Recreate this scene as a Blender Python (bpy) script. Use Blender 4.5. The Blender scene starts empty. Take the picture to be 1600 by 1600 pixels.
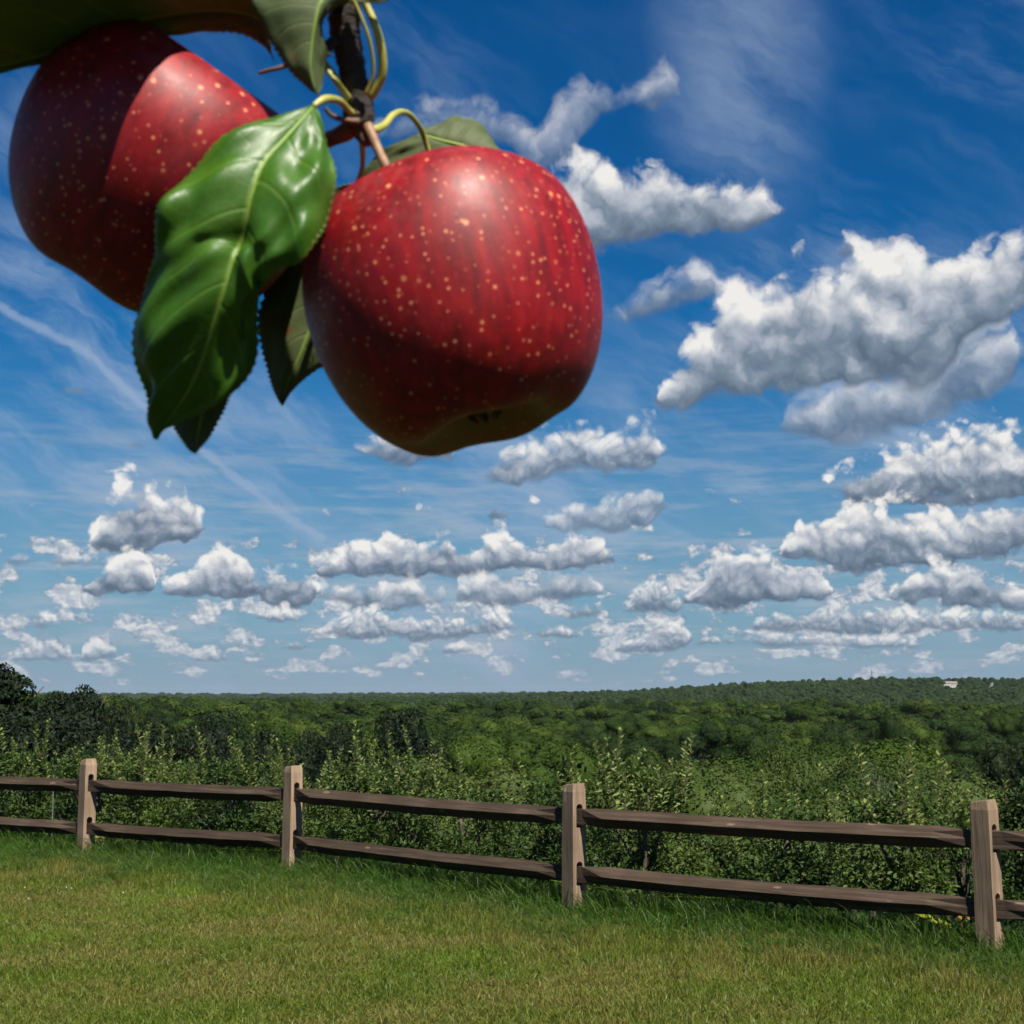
import bpy, bmesh, math, random
import numpy as np
from mathutils import Vector, Matrix

sc = bpy.context.scene
COL = sc.collection
# ---------------------------------------------------------------- camera, light, exposure
F = 2400.0          # focal length in pixels of a 1600 px wide frame (about 54 mm)
HY = 1088.0         # the horizon line in that frame
PITCH = math.atan((HY - 800) / F)
CAM = Vector((0, 0, 1.62))
cam = bpy.data.cameras.new('camera')
co = bpy.data.objects.new('camera', cam); COL.objects.link(co)
co.location = CAM; co.rotation_euler = (math.pi / 2 + PITCH, 0, 0)
cam.sensor_width = 36; cam.lens = 36 * F / 1600; cam.clip_start = .02; cam.clip_end = 60000
cam.dof.use_dof = True; cam.dof.focus_distance = 2.2; cam.dof.aperture_fstop = 46
sc.camera = co
RC = co.rotation_euler.to_matrix()
def pdir(x, y): return RC @ Vector(((x - 800) / F, (800 - y) / F, -1))
def P(x, y, d): return CAM + pdir(x, y) * d          # the point d metres out along that line of sight
sc.view_settings.view_transform = 'Standard'; sc.view_settings.look = 'None'
sc.view_settings.exposure = 1.0; sc.view_settings.gamma = 1.0
sc.cycles.use_adaptive_sampling = True; sc.cycles.adaptive_threshold = .03
sc.cycles.max_bounces = 6; sc.cycles.transparent_max_bounces = 8
sc.cycles.diffuse_bounces = 2; sc.cycles.glossy_bounces = 2; sc.cycles.transmission_bounces = 3
sc.cycles.caustics_reflective = False; sc.cycles.caustics_refractive = False
# ---------------------------------------------------------------- sky and sun
class NT:
    """tiny helper to write node maths as expressions"""
    def __init__(s, tree): s.t=tree; s.n=tree.nodes; s.l=tree.links
    def put(s, sock, val):
        if val is None: return
        if hasattr(val,'is_output'): s.l.new(val, sock)
        else: sock.default_value=val
    def m(s, op, a, b=None, c=None, clamp=False):
        k=s.n.new('ShaderNodeMath'); k.operation=op; k.use_clamp=clamp
        for i,v in enumerate((a,b,c)): s.put(k.inputs[i],v)
        return k.outputs[0]
    def v(s, op, a, b=None, c=None, val=False):
        k=s.n.new('ShaderNodeVectorMath'); k.operation=op
        for i,x in enumerate((a,b,c)): s.put(k.inputs[i],x)
        return k.outputs['Value'] if val else k.outputs[0]
    def xyz(s,x,y,z=0.0):
        k=s.n.new('ShaderNodeCombineXYZ')
        for i,q in enumerate((x,y,z)): s.put(k.inputs[i],q)
        return k.outputs[0]
    def sep(s,v):
        k=s.n.new('ShaderNodeSeparateXYZ'); s.put(k.inputs[0],v); return k.outputs
    def noise(s,v,scale,detail=4,rough=.5,dist=0.0,dim='2D',col=False):
        k=s.n.new('ShaderNodeTexNoise'); k.noise_dimensions=dim
        s.put(k.inputs['Vector'],v); k.inputs['Scale'].default_value=scale; k.inputs['Detail'].default_value=detail
        k.inputs['Roughness'].default_value=rough; k.inputs['Distortion'].default_value=dist
        return k.outputs['Color' if col else 'Fac']
    def voro(s,v,scale,detail=0,rough=.5,feature='F1',dim='2D',smooth=.5,out='Distance',rand=1.0):
        k=s.n.new('ShaderNodeTexVoronoi'); k.voronoi_dimensions=dim; k.feature=feature
        s.put(k.inputs['Vector'],v); k.inputs['Scale'].default_value=scale; k.inputs['Detail'].default_value=detail
        k.inputs['Roughness'].default_value=rough; k.inputs['Randomness'].default_value=rand
        if feature=='SMOOTH_F1': k.inputs['Smoothness'].default_value=smooth
        return k.outputs[out]
    def ss(s,x,a,b,o0=0.0,o1=1.0,kind='SMOOTHSTEP'):
        k=s.n.new('ShaderNodeMapRange'); k.interpolation_type=kind
        for i,q in enumerate((x,a,b,o0,o1)): s.put(k.inputs[i],q)
        return k.outputs[0]
    def mix(s,f,a,b,mode='MIX'):
        k=s.n.new('ShaderNodeMix'); k.data_type='RGBA'; k.blend_type=mode; k.clamp_factor=True
        s.put(k.inputs[0],f); s.put(k.inputs[6],a); s.put(k.inputs[7],b); return k.outputs[2]
    def ramp(s,f,stops,interp='LINEAR'):
        k=s.n.new('ShaderNodeValToRGB'); e=k.color_ramp.elements; k.color_ramp.interpolation=interp
        while len(e)<len(stops): e.new(1.0)
        for q,(p,c) in zip(e,stops): q.position=p; q.color=(*c,1) if len(c)==3 else c
        s.put(k.inputs[0],f); return k.outputs[0]

SUN=Vector((.28,-.49,.82)).normalized()
SUN_EL=math.asin(SUN.z); SUN_AZ=math.atan2(SUN.x,SUN.y)

# cumulus banks, far to near: (x, top, base) along each bank, as directions on the sky; None ends a cloud
BANKS=[
 # opacity, size class, relative puff height, profile
 (.55,0,.5,[(590,190,222),(640,172,218),(690,146,216),(750,152,222),(800,175,232),(840,205,275),(862,160,262),(890,124,250),(920,116,205),(940,124,182),(962,146,180),(985,140,166),(1005,134,176),(1022,118,182),(1040,108,168),(1062,140,152),None]),
 (1,0,.8,[(855,285,340),(880,256,392),(915,246,396),(950,250,392),(1000,262,388),(1030,252,382),(1060,272,376),(1100,276,370),(1150,280,364),(1190,297,352),(1216,325,340),None,(1293,392,402),(1315,368,408),(1342,378,392),None]),
 (.8,0,.6,[(952,482,500),(975,463,512),(1000,443,506),(1030,423,500),(1060,416,490),(1090,412,476),(1112,416,462),(1124,440,450),None,(1225,640,682),(1260,598,694),(1300,590,706),(1340,572,694),(1380,580,686),(1420,560,672),(1440,512,662),(1470,480,652),(1500,468,640),(1540,480,625),(1580,492,600),(1596,540,566),None]),
 (1,0,1.0,[(1040,598,635),(1060,560,640),(1080,528,638),(1100,502,632),(1120,468,626),(1150,452,622),(1180,450,620),(1210,438,618),(1240,418,615),(1280,420,612),(1320,406,608),(1340,384,606),(1380,374,606),(1420,378,604),(1460,384,594),(1490,398,564),(1520,392,526),(1560,362,505),(1610,348,480),(1660,360,470),None]),
 (.9,1,.45,[(552,692,706),(580,674,720),(610,664,728),(650,670,726),(705,692,722),None,(728,735,748),(760,714,756),(800,690,756),(850,688,752),(880,664,752),(912,654,750),(945,684,750),(970,668,747),(1000,660,744),(1022,668,736),(1034,700,714),None]),
 (1,1,.6,[(146,838,860),(158,786,864),(190,752,864),(225,750,862),(255,772,858),(290,763,852),(308,792,840),None,(1308,748,770),(1330,728,787),(1360,722,790),(1392,698,792),(1430,687,793),(1500,673,794),(1545,656,794),(1575,662,792),(1612,690,790),(1660,720,790),None]),
 (.75,1,.3,[(20,866,878),(60,858,886),(130,868,886),(190,870,888),(236,872,884),None,(818,815,824),(860,804,830),(900,784,834),(950,776,834),(980,763,832),(1012,757,826),(1034,766,800),None]),
 (1,1,.5,[(1232,838,878),(1248,818,882),(1290,808,886),(1320,793,888),(1360,785,892),(1400,788,894),(1450,794,892),(1500,800,884),(1545,788,874),(1610,776,860),(1670,800,850),None]),
 (1,1,.34,[(500,886,896),(525,868,902),(545,848,906),(575,850,906),(610,836,904),(648,854,902),(672,838,900),(702,834,898),(735,862,896),(762,838,896),(792,833,896),(830,858,892),(880,845,894),(912,832,892),(938,846,886),(950,866,874),None]),
 (.9,1,.32,[(500,918,940),(560,905,952),(620,900,954),(670,918,952),(700,914,948),None,(712,908,948),(770,892,948),(830,896,946),(890,886,944),(930,900,934),None]),
 (1,1,.36,[(140,902,926),(170,879,930),(200,864,932),(226,866,930),(240,892,922),None,(252,912,932),(300,893,934),(322,866,934),(352,861,935),(382,866,937),(408,888,940),(450,884,946),(486,892,944),None]),
 (1,1,.4,[(1083,925,944),(1098,896,947),(1115,864,948),(1150,858,948),(1182,854,948),(1205,870,946),(1245,878,945),(1285,895,940),None,(1400,910,942),(1425,896,944),(1450,878,944),(1490,890,944),(1522,880,948),(1562,905,952),(1620,920,962),None]),
 (.9,2,.25,[(20,972,985),(55,960,986),(88,968,982),None,(405,958,968),(440,952,974),(468,962,970),None,(503,980,992),(540,958,998),(580,944,1002),(622,966,1002),(680,962,1004),(740,962,996),(776,953,988),(806,974,984),None,(880,945,964),(930,938,966),(962,952,962),None,(975,948,960),(1000,908,964),(1026,904,965),(1054,925,958),None]),
 (.9,2,.22,[(430,1010,1016),(465,992,1018),(498,1004,1016),None,(815,985,996),(850,970,1000),(890,984,996),None,(980,1004,1016),(1010,984,1022),(1040,960,1022),(1066,972,1012),None,(1180,964,988),(1230,952,990),(1300,948,994),(1370,944,992),(1450,952,990),(1620,955,985),None]),
 (.85,2,.2,[(10,1024,1034),(60,1006,1036),(106,1012,1032),None,(130,1022,1032),(152,1002,1034),(178,1012,1028),None,(205,992,998),(226,978,1000),(246,988,998),None,(298,1024,1032),(322,1014,1036),(350,1022,1032),None,(700,1012,1020),(735,1004,1024),(770,1014,1022),None,(1100,996,1006),(1200,988,1012),(1330,994,1012),(1460,1000,1014),None]),
]
def sky_uv(x,y):
    d=pdir(x,y).normalized()
    return math.atan2(d.x,d.y)*24, math.asin(d.z)*24

def build_world():
    w=bpy.data.worlds.new('World'); sc.world=w; w.use_nodes=True
    w.cycles.sampling_method='NONE'
    t=w.node_tree; t.nodes.clear(); N=NT(t)
    out=t.nodes.new('ShaderNodeOutputWorld'); bg=t.nodes.new('ShaderNodeBackground'); bg.inputs[1].default_value=.05
    bg2=t.nodes.new('ShaderNodeBackground'); bg2.inputs[1].default_value=.05; bg2.inputs[0].default_value=(.6,.8,.5,1)
    sk=t.nodes.new('ShaderNodeTexSky'); sk.sky_type='NISHITA'; sk.sun_disc=False
    sk.sun_elevation=SUN_EL; sk.sun_rotation=SUN_AZ; sk.altitude=200
    sk.air_density=1.0; sk.dust_density=.2; sk.ozone_density=3.5
    tc=t.nodes.new('ShaderNodeTexCoord').outputs['Generated']
    x,y,z=N.sep(tc)
    u=N.m('MULTIPLY',N.m('ARCTAN2',x,y),24.0)
    v=N.m('MULTIPLY',N.m('ARCSINE',z),24.0)
    p=N.xyz(u,v)
    hs=t.nodes.new('ShaderNodeHueSaturation'); hs.inputs['Saturation'].default_value=SKY_SAT; hs.inputs['Value'].default_value=SKY_VAL
    t.links.new(sk.outputs[0],hs.inputs['Color'])
    col=N.mix(1.0,hs.outputs[0],SKY_TINT,'MULTIPLY')
    col=N.mix(N.ss(v,5.8,-.4,0,.85),col,HORIZON)
    # --- thin high cloud, drawn out in streaks
    wn=N.v('SUBTRACT',N.noise(p,.5,4,.6,col=True),(.5,.5,.5))
    q=N.v('MULTIPLY_ADD',wn,(.8,.8,0),p)
    rot=t.nodes.new('ShaderNodeVectorRotate'); rot.inputs['Angle'].default_value=.5; t.links.new(q,rot.inputs[0])
    cs=N.noise(N.v('MULTIPLY',rot.outputs[0],(.28,1.1,0)),.8,7,.62)
    big=N.noise(p,.16,2,.5)
    cir=N.m('MULTIPLY',N.m('MULTIPLY',N.ss(cs,.40,.80),N.ss(big,.32,.58,.18,.75)),N.ss(v,11.0,4.5,.25,1.0))
    veil=N.m('MULTIPLY',N.ss(N.v('LENGTH',N.v('MULTIPLY_ADD',q,(1/1.9,1/3.4,0),(-sky_uv(1160,120)[0]/1.9,-sky_uv(1160,120)[1]/3.4,0)),val=True),1.0,.2),N.ss(cs,.22,.75))
    cir=N.m('MAXIMUM',cir,N.m('MULTIPLY',veil,.5))
    col=N.mix(cir,col,CIRRUS)
    # --- old jet trail, drifting apart
    pts=[sky_uv(*a) for a in ((-120,420),(0,478),(150,562),(215,628),(330,712),(430,796),(505,842))]
    wt=N.v('MULTIPLY_ADD',wn,(.22,.22,0),p)
    dmin=None
    for a,b_ in zip(pts,pts[1:]):
        dx,dy=b_[0]-a[0],b_[1]-a[1]; L2=dx*dx+dy*dy
        r=N.v('SUBTRACT',wt,(a[0],a[1],0))
        h=N.m('MULTIPLY',N.v('DOT_PRODUCT',r,(dx,dy,0),val=True),1/L2,clamp=True)
        sc_=t.nodes.new('ShaderNodeVectorMath'); sc_.operation='SCALE'; sc_.inputs[0].default_value=(dx,dy,0); t.links.new(h,sc_.inputs['Scale'])
        d=N.v('DISTANCE',r,sc_.outputs[0],val=True)
        dmin=d if dmin is None else N.m('MINIMUM',dmin,d)
    tn=N.noise(p,3.5,4,.65)
    tr=N.m('MULTIPLY',N.ss(N.m('ADD',dmin,N.m('MULTIPLY',N.m('SUBTRACT',tn,.5),.10)),.10,.01),.55)
    col=N.mix(tr,col,CIRRUS)
    # --- cumulus puffs: folded noise gives round heads and sharp creases
    def billow(vec,scale,oct=4):
        o=None
        for k,(f,a) in enumerate(((1,.52),(2.1,.28),(4.4,.13),(9.5,.06))[:oct]):
            n=N.noise(N.v('MULTIPLY_ADD',vec,(f,f,0),(k*7.3+scale,k*3.1,0)),scale,0)
            n=N.m('ABSOLUTE',N.m('MULTIPLY_ADD',n,2.0,-1.0))
            o=N.m('MULTIPLY',n,a) if o is None else N.m('MULTIPLY_ADD',n,a,o)
        return o
    lump=N.noise(N.v('MULTIPLY',p,(1.0,1.3,0)),1.45,2,.5)
    wsmall=N.v('SUBTRACT',N.noise(p,2.2,3,.6,col=True),(.5,.5,.5))
    sizes=[]
    for scale,wa in ((1.0,.35),(2.2,.2),(4.5,.1)):
        pp=N.v('MULTIPLY_ADD',wsmall,(wa,wa,0),p)
        B=billow(pp,scale)
        B2=billow(N.v('ADD',pp,(.12/scale,.24/scale,0)),scale,2)
        sizes.append((B,N.m('SUBTRACT',N.m('MULTIPLY',B,.82),B2),wa))
    # small far cumulus near the horizon, row upon row
    up=N.m('MAXIMUM',v,0.0)
    fn=N.noise(N.xyz(N.m('MULTIPLY',u,1.25),N.m('MULTIPLY',N.m('POWER',N.m('ADD',up,.02),.7),3.4)),1.25,5,.56)
    cov=N.m('MULTIPLY',N.ss(up,.02,.40),N.ss(up,4.0,1.6))
    fd=N.m('SUBTRACT',fn,N.m('SUBTRACT',.80,N.m('MULTIPLY',cov,.335)))
    # the same fair-weather cumulus all round, outside the stretch laid out below
    on=N.noise(N.v('MULTIPLY',p,(.55,1.0,0)),.42,6,.55)
    side=N.m('MULTIPLY',N.ss(N.m('ABSOLUTE',u),9.2,12.0),N.ss(up,.5,3.0))
    over=N.ss(up,12.0,16.0)
    od=N.m('SUBTRACT',on,N.m('SUBTRACT',.80,N.m('MULTIPLY',N.m('MAXIMUM',side,over),.24)))
    fa=N.m('MAXIMUM',N.m('MULTIPLY',N.ss(fd,.0,.14),.85),N.m('MULTIPLY',N.ss(od,.0,.10),.95))
    fl=N.m('ADD',N.ss(fd,.0,.16,.30,.70),N.m('MULTIPLY',sizes[2][1],.7))
    RAMP=[(.0,C_DARK),(.28,C_GREY),(.60,C_PALE),(.92,C_WHITE)]
    def shade(li):
        return N.ramp(li,RAMP)
    K=CLOUD
    bn=N.noise(N.xyz(N.m('MULTIPLY',u,.45),N.m('MULTIPLY',v,3.2)),1.0,5,.6)
    band=N.m('MULTIPLY',N.m('MULTIPLY',N.ss(bn,.42,.72),N.m('MULTIPLY',N.ss(v,.1,.9),N.ss(v,5.5,2.0))),.62)
    col=N.mix(band,col,BAND)
    col=N.mix(fa,col,N.mix(1.0,shade(fl),(K,K,K,1),'MULTIPLY'))
    U0,U1,VS=-10.0,10.0,16.0
    uu=N.m('MULTIPLY_ADD',N.m('MULTIPLY_ADD',N.sep(wsmall)[0],.22,u),1/(U1-U0),-U0/(U1-U0))
    acc=None; lacc=None
    for op,cls,hh,prof in BANKS:
        st=[]; prev=None; newc=True
        for k,e in enumerate(prof):
            if e is None:
                a=st[-1]; nxt=sky_uv(prof[k+1][0],800)[0]-a[0] if k+1<len(prof) else 9.0
                g_=min(.26,max(.04,nxt*.45)) if nxt>0 else .1; mid=(a[1]+a[2])/2
                st.append((a[0]+g_,mid,mid-.3)); newc=True; lastu=a[0]; continue
            uu_,tv=sky_uv(e[0],e[1]); _,bv=sky_uv(e[0],e[2])
            if newc:
                g_=.26 if not st else min(.26,max(.04,(uu_-lastu)*.45)); st.append((uu_-g_,(tv+bv)/2,(tv+bv)/2-.3)); newc=False
            st.append((uu_,bv,tv))
        # gaps: (u, base, top) with top well under base
        st=[(a,b_,c) for a,b_,c in st]
        for k,(a,b_,c) in enumerate(st):
            if c<b_ and b_-c<.3: st[k]=(a,b_,b_-.3)
        st.sort(key=lambda s_:s_[0])
        ss_=[(min(max((a-U0)/(U1-U0),0),1),(max(b_,0)/VS,max(c,0)/VS,0)) for a,b_,c in st]
        assert len(ss_)<=32,len(ss_)
        rp=N.ramp(uu,ss_)
        rb,rt,_=N.sep(rp)
        base=N.m('MULTIPLY',rb,VS); top=N.m('MULTIPLY',rt,VS)
        B,G,wa=sizes[cls]
        up_=N.m('SUBTRACT',top,v)
        dn=N.m('MULTIPLY',N.m('SUBTRACT',v,base),2.2)
        D=N.m('MULTIPLY_ADD',N.m('SMOOTH_MIN',up_,dn,.15*hh),1.0/hh,N.m('ADD',N.m('MULTIPLY_ADD',B,1.1,-.18),N.m('MULTIPLY_ADD',lump,GAP[cls],-.5*GAP[cls])))
        al=N.m('MULTIPLY',N.ss(D,.0,.46 if op==1 else .8),op)
        h=N.m('DIVIDE',N.m('SUBTRACT',v,base),N.m('MAXIMUM',N.m('SUBTRACT',top,base),.12),clamp=True)
        hb=N.m('ADD',h,N.m('MULTIPLY_ADD',B,.50,-.13))
        li=N.m('ADD',N.m('MULTIPLY_ADD',hb,1.0,-.08),N.m('MULTIPLY_ADD',G,(.55,.5,.4)[cls],N.m('MULTIPLY_ADD',lump,.5,-.21)))
        cc=N.mix(1.0,shade(li),(K,K,K,1),'MULTIPLY')
        col=N.mix(al,col,cc)
    col=N.mix(N.ss(v,1.3,-.2,0,.6),col,HORIZON)
    t.links.new(col,bg.inputs[0])
    mx=t.nodes.new('ShaderNodeMixShader')
    lo=N.m('GREATER_THAN',v,-.8)
    t.links.new(lo,mx.inputs[0]); t.links.new(bg2.outputs[0],mx.inputs[1]); t.links.new(bg.outputs[0],mx.inputs[2])
    t.links.new(mx.outputs[0],out.inputs[0])
SKY_SAT=1.35; SKY_VAL=.70; SKY_TINT=(.16,.82,1.06,1); HORIZON=(2.5,3.45,4.6,1); CIRRUS=(3.2,4.3,6.0,1); CLOUD=8.6; BAND=(3.9,4.6,5.5,1); GAP=(.6,2.3,2.4)
C_DARK=(.13,.185,.27); C_GREY=(.235,.305,.405); C_PALE=(.54,.59,.67); C_WHITE=(1.0,.985,.96)
build_world()

sun = bpy.data.lights.new('sun', 'SUN'); sun.energy = 5.0; sun.angle = math.radians(.55); sun.color = (1.0, .93, .82)
so = bpy.data.objects.new('sun', sun); COL.objects.link(so); so.location = (0, 0, 40)
so.rotation_euler = SUN.to_track_quat('Z', 'Y').to_euler()

# ---------------------------------------------------------------- helpers
rng = np.random.default_rng(7)
def tag(o, label=None, cat=None, group=None, kind=None):
    if label: o['label'] = label
    if cat: o['category'] = cat
    if group: o['group'] = group
    if kind: o['kind'] = kind
    return o
def mesh_np(name, verts, faces, mats=(), smooth=False, mat_idx=None, uv=None):
    """verts (n,3); faces: list of (m,k) index arrays"""
    me = bpy.data.meshes.new(name)
    faces = [np.asarray(f, dtype=np.int32) for f in (faces if isinstance(faces, list) else [faces]) if len(f)]
    nl = sum(f.size for f in faces); nf = sum(len(f) for f in faces)
    me.vertices.add(len(verts)); me.vertices.foreach_set('co', np.asarray(verts, dtype=np.float32).ravel())
    me.loops.add(nl); me.loops.foreach_set('vertex_index', np.concatenate([f.ravel() for f in faces]))
    me.polygons.add(nf)
    tot = np.concatenate([np.full(len(f), f.shape[1], dtype=np.int32) for f in faces])
    me.polygons.foreach_set('loop_start', np.concatenate([[0], np.cumsum(tot)[:-1]]).astype(np.int32))
    if mat_idx is not None: me.polygons.foreach_set('material_index', np.asarray(mat_idx, dtype=np.int32))
    me.polygons.foreach_set('use_smooth', np.full(nf, bool(smooth)))
    for m in mats: me.materials.append(m)
    if uv is not None:
        ul = me.uv_layers.new(name='uv'); li = np.concatenate([f.ravel() for f in faces])
        ul.data.foreach_set('uv', np.asarray(uv, dtype=np.float32)[li].ravel())
    me.update(); me.validate()
    return me
def obj(name, me, parent=None, loc=None, rz=None, scale=None):
    o = bpy.data.objects.new(name, me); COL.objects.link(o)
    if parent is not None: o.parent = parent
    if loc is not None: o.location = loc
    if rz is not None: o.rotation_euler = (0, 0, rz)
    if scale is not None: o.scale = (scale,) * 3 if isinstance(scale, (int, float)) else scale
    return o
def empty(name, loc=(0, 0, 0), rz=0.0):
    o = bpy.data.objects.new(name, None); COL.objects.link(o); o.location = loc; o.rotation_euler = (0, 0, rz)
    o.empty_display_size = .1
    return o
def catmull(pts, n):
    p = np.asarray(pts, float); k = len(p)
    t = np.linspace(0, k - 1, n); i = np.clip(t.astype(int), 0, k - 2); f = (t - i)[:, None]
    g = lambda j: p[np.clip(j, 0, k - 1)]
    a, b, c, d = g(i - 1), g(i), g(i + 1), g(i + 2)
    return .5 * ((2 * b) + (c - a) * f + (2 * a - 5 * b + 4 * c - d) * f ** 2 + (3 * b - a - 3 * c + d) * f ** 3)
def tube(pts, radii, n=24, sides=10, rough=0.0, seed=0, cap=True):
    """round limb along a smooth path: verts, quads"""
    r_ = np.random.default_rng(seed)
    c = catmull(pts, n); rr = catmull(np.asarray(radii, float)[:, None], n)[:, 0]
    tg = np.gradient(c, axis=0); tg /= np.linalg.norm(tg, axis=1)[:, None] + 1e-12
    up = np.array([.3, .2, 1.0]); up /= np.linalg.norm(up)
    if abs((tg @ up).mean()) > .9: up = np.array([1.0, .2, 0])
    s = np.cross(tg, up); s /= np.linalg.norm(s, axis=1)[:, None] + 1e-12; q = np.cross(s, tg)
    a = np.linspace(0, 2 * np.pi, sides, endpoint=False)
    jit = 1 + rough * r_.standard_normal((n, sides))
    v = c[:, None] + (rr[:, None] * jit)[..., None] * (np.cos(a)[None, :, None] * s[:, None] + np.sin(a)[None, :, None] * q[:, None])
    idx = np.arange(n * sides).reshape(n, sides); nx = np.roll(idx, -1, 1)
    f = np.stack([idx[:-1], nx[:-1], nx[1:], idx[1:]], -1).reshape(-1, 4)
    v = v.reshape(-1, 3); faces = [f]
    if cap: faces.append(idx[-1][None, :]); faces.append(idx[0][::-1][None, :])
    return v, faces
def join(parts):
    """[(verts,[faces..])..] -> one"""
    vs, fs, o = [], [], 0
    for v, f in parts:
        vs.append(np.asarray(v)); fs += [np.asarray(x) + o for x in f]; o += len(v)
    by = {}
    for f in fs: by.setdefault(f.shape[1], []).append(f)
    return np.concatenate(vs), [np.concatenate(x) for x in by.values()]

# ---------------------------------------------------------------- materials
def material(name):
    m = bpy.data.materials.new(name); m.use_nodes = True
    N = NT(m.node_tree); b = m.node_tree.nodes['Principled BSDF']
    return m, N, b
def bump(N, b, h, strength=.3, dist=.01):
    k = N.n.new('ShaderNodeBump'); k.inputs['Strength'].default_value = strength; k.inputs['Distance'].default_value = dist
    N.l.new(h, k.inputs['Height']); N.l.new(k.outputs[0], b.inputs['Normal'])
def coord(N, which='Object'):
    k = N.n.new('ShaderNodeTexCoord'); return k.outputs[which]
def geo(N, which):
    k = N.n.new('ShaderNodeNewGeometry'); return k.outputs[which]
def oinfo(N, which='Random'):
    k = N.n.new('ShaderNodeObjectInfo'); return k.outputs[which]
def foliage(name, cols, rough=.55, spec=.25, trans=.22, posvar=None):
    """leaf material: each leaf and each plant a shade of its own"""
    m, N, b = material(name)
    isl = geo(N, 'Random Per Island'); rnd = oinfo(N)
    f = N.m('MULTIPLY_ADD', rnd, .55, N.m('MULTIPLY', isl, .45))
    c = N.ramp(f, [(i / (len(cols) - 1), q) for i, q in enumerate(cols)])
    if posvar:
        n = N.noise(geo(N, 'Position'), posvar[0], 2, .5, dim='3D')
        c = N.mix(N.ss(n, .40, .62), c, (*posvar[1], 1))
    N.l.new(c, b.inputs['Base Color']); b.inputs['Roughness'].default_value = rough
    b.inputs['Specular IOR Level'].default_value = spec
    tr = N.n.new('ShaderNodeBsdfTranslucent')
    hs = N.n.new('ShaderNodeHueSaturation'); hs.inputs['Value'].default_value = 1.35; hs.inputs['Hue'].default_value = .485
    N.l.new(c, hs.inputs['Color']); N.l.new(hs.outputs[0], tr.inputs[0])
    mx = N.n.new('ShaderNodeMixShader'); mx.inputs[0].default_value = trans
    N.l.new(b.outputs[0], mx.inputs[1]); N.l.new(tr.outputs[0], mx.inputs[2])
    N.l.new(mx.outputs[0], N.n['Material Output'].inputs[0])
    return m
def bark(name, c0, c1, scale=30):
    m, N, b = material(name)
    n = N.noise(coord(N), scale, 5, .65, dim='3D')
    N.l.new(N.ramp(n, [(.3, c0), (.7, c1)]), b.inputs['Base Color']); b.inputs['Roughness'].default_value = .85
    bump(N, b, n, .5, .02 * 30 / scale)
    return m
M = {}
M['forest'] = foliage('forest_leaves', [(.008, .019, .003), (.018, .037, .005), (.032, .058, .008), (.062, .084, .014)], .7, .06, .05)
M['forest_deep'] = foliage('deep_green_leaves', [(.006, .015, .004), (.012, .026, .006), (.020, .038, .008)], .7, .06, .05)
M['forest_dark'] = foliage('dark_leaves', [(.007, .013, .006), (.010, .019, .008), (.014, .024, .008)], .6, .1, .1)
M['slope'] = foliage('slope_leaves', [(.015, .032, .006), (.027, .050, .009), (.044, .068, .014), (.062, .080, .024)], .6, .10, .15)
M['silver'] = foliage('silver_leaves', [(.045, .068, .028), (.065, .088, .040)], .6, .1, .15)
M['orchard'] = foliage('orchard_leaves', [(.014, .034, .006), (.026, .054, .009), (.042, .076, .013), (.075, .110, .022)], .55, .2, .18)
M['young'] = foliage('young_leaves', [(.085, .125, .028), (.13, .175, .045), (.165, .20, .065)], .55, .15, .25)
M['bark'] = bark('tree_bark', (.030, .022, .016), (.085, .065, .048), 12)
M['far'] = foliage('far_leaves', [(.014, .030, .012), (.024, .046, .016), (.036, .060, .020)], .8, .05, .1)

# ---------------------------------------------------------------- terrain
POSTS = [(-6.45, 16.95), (-4.205, 15.43), (-1.98, 14.04), (.455, 11.54), (2.94, 9.67), (5.70, 8.45)]
_px = np.array([-60] + [p[0] for p in POSTS] + [60]); _py = np.array([50] + [p[1] for p in POSTS] + [-14])
def fence_y(x): return np.interp(x, _px, _py)
def sstep(a, b, x):
    t = np.clip((np.asarray(x, float) - a) / (b - a), 0, 1); return t * t * (3 - 2 * t)
_TY = [0, 18, 30, 60, 100, 150, 250, 500, 800, 1000, 1300, 1600, 2000, 12000]
_TZ = [-1.0, -1.6, -3.4, -7.8, -14.2, -19.5, -25.5, -26.5, -23.0, -20.5, -27.0, -27.0, -24.0, -24.0]
_RX = [-3000, 500, 700, 900, 1000, 1100, 1250, 1450, 1600, 2000, 5000]
_RZ = [-21, -21, -16, -9.5, -6.5, -.5, 6.5, 13.5, 11.5, 10, 8]
def gz(x, y):
    x = np.asarray(x, float); y = np.asarray(y, float)
    s = (y - fence_y(x)) * .79
    near = -np.interp(s, [-5, .35, 1.2, 3, 8, 30], [0, 0, .12, .5, 1.7, 5.5])
    near = near + .02 * np.sin(x * 1.3 + y * .7) * np.cos(y * .9 - x * .4)
    ang = np.where(y > 1, x / np.maximum(y, 1) * F + 800, 800)
    far = np.interp(y, _TY, _TZ) + np.clip((620 - ang) / 560, 0, 1) * 7.5 * sstep(300, 900, y) * (1 - sstep(1500, 2000, y))
    rid = np.interp(ang, _RX, _RZ)
    bumpy = 2.0 * np.sin(x / 110 + 1) * np.cos(y / 150) + 1.2 * np.sin(x / 43 + y / 61)
    far = far + bumpy * sstep(400, 900, y)
    far = far + np.maximum(rid + 24, 0) * sstep(1550, 2400, y) * (1 - .85 * sstep(2500, 3400, y))
    far = far + 11 * sstep(4800, 6200, y) + 4 * np.sin(x / 700) * sstep(4800, 6200, y)
    w = sstep(20, 42, y)
    return near * (1 - w) + far * w
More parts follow.
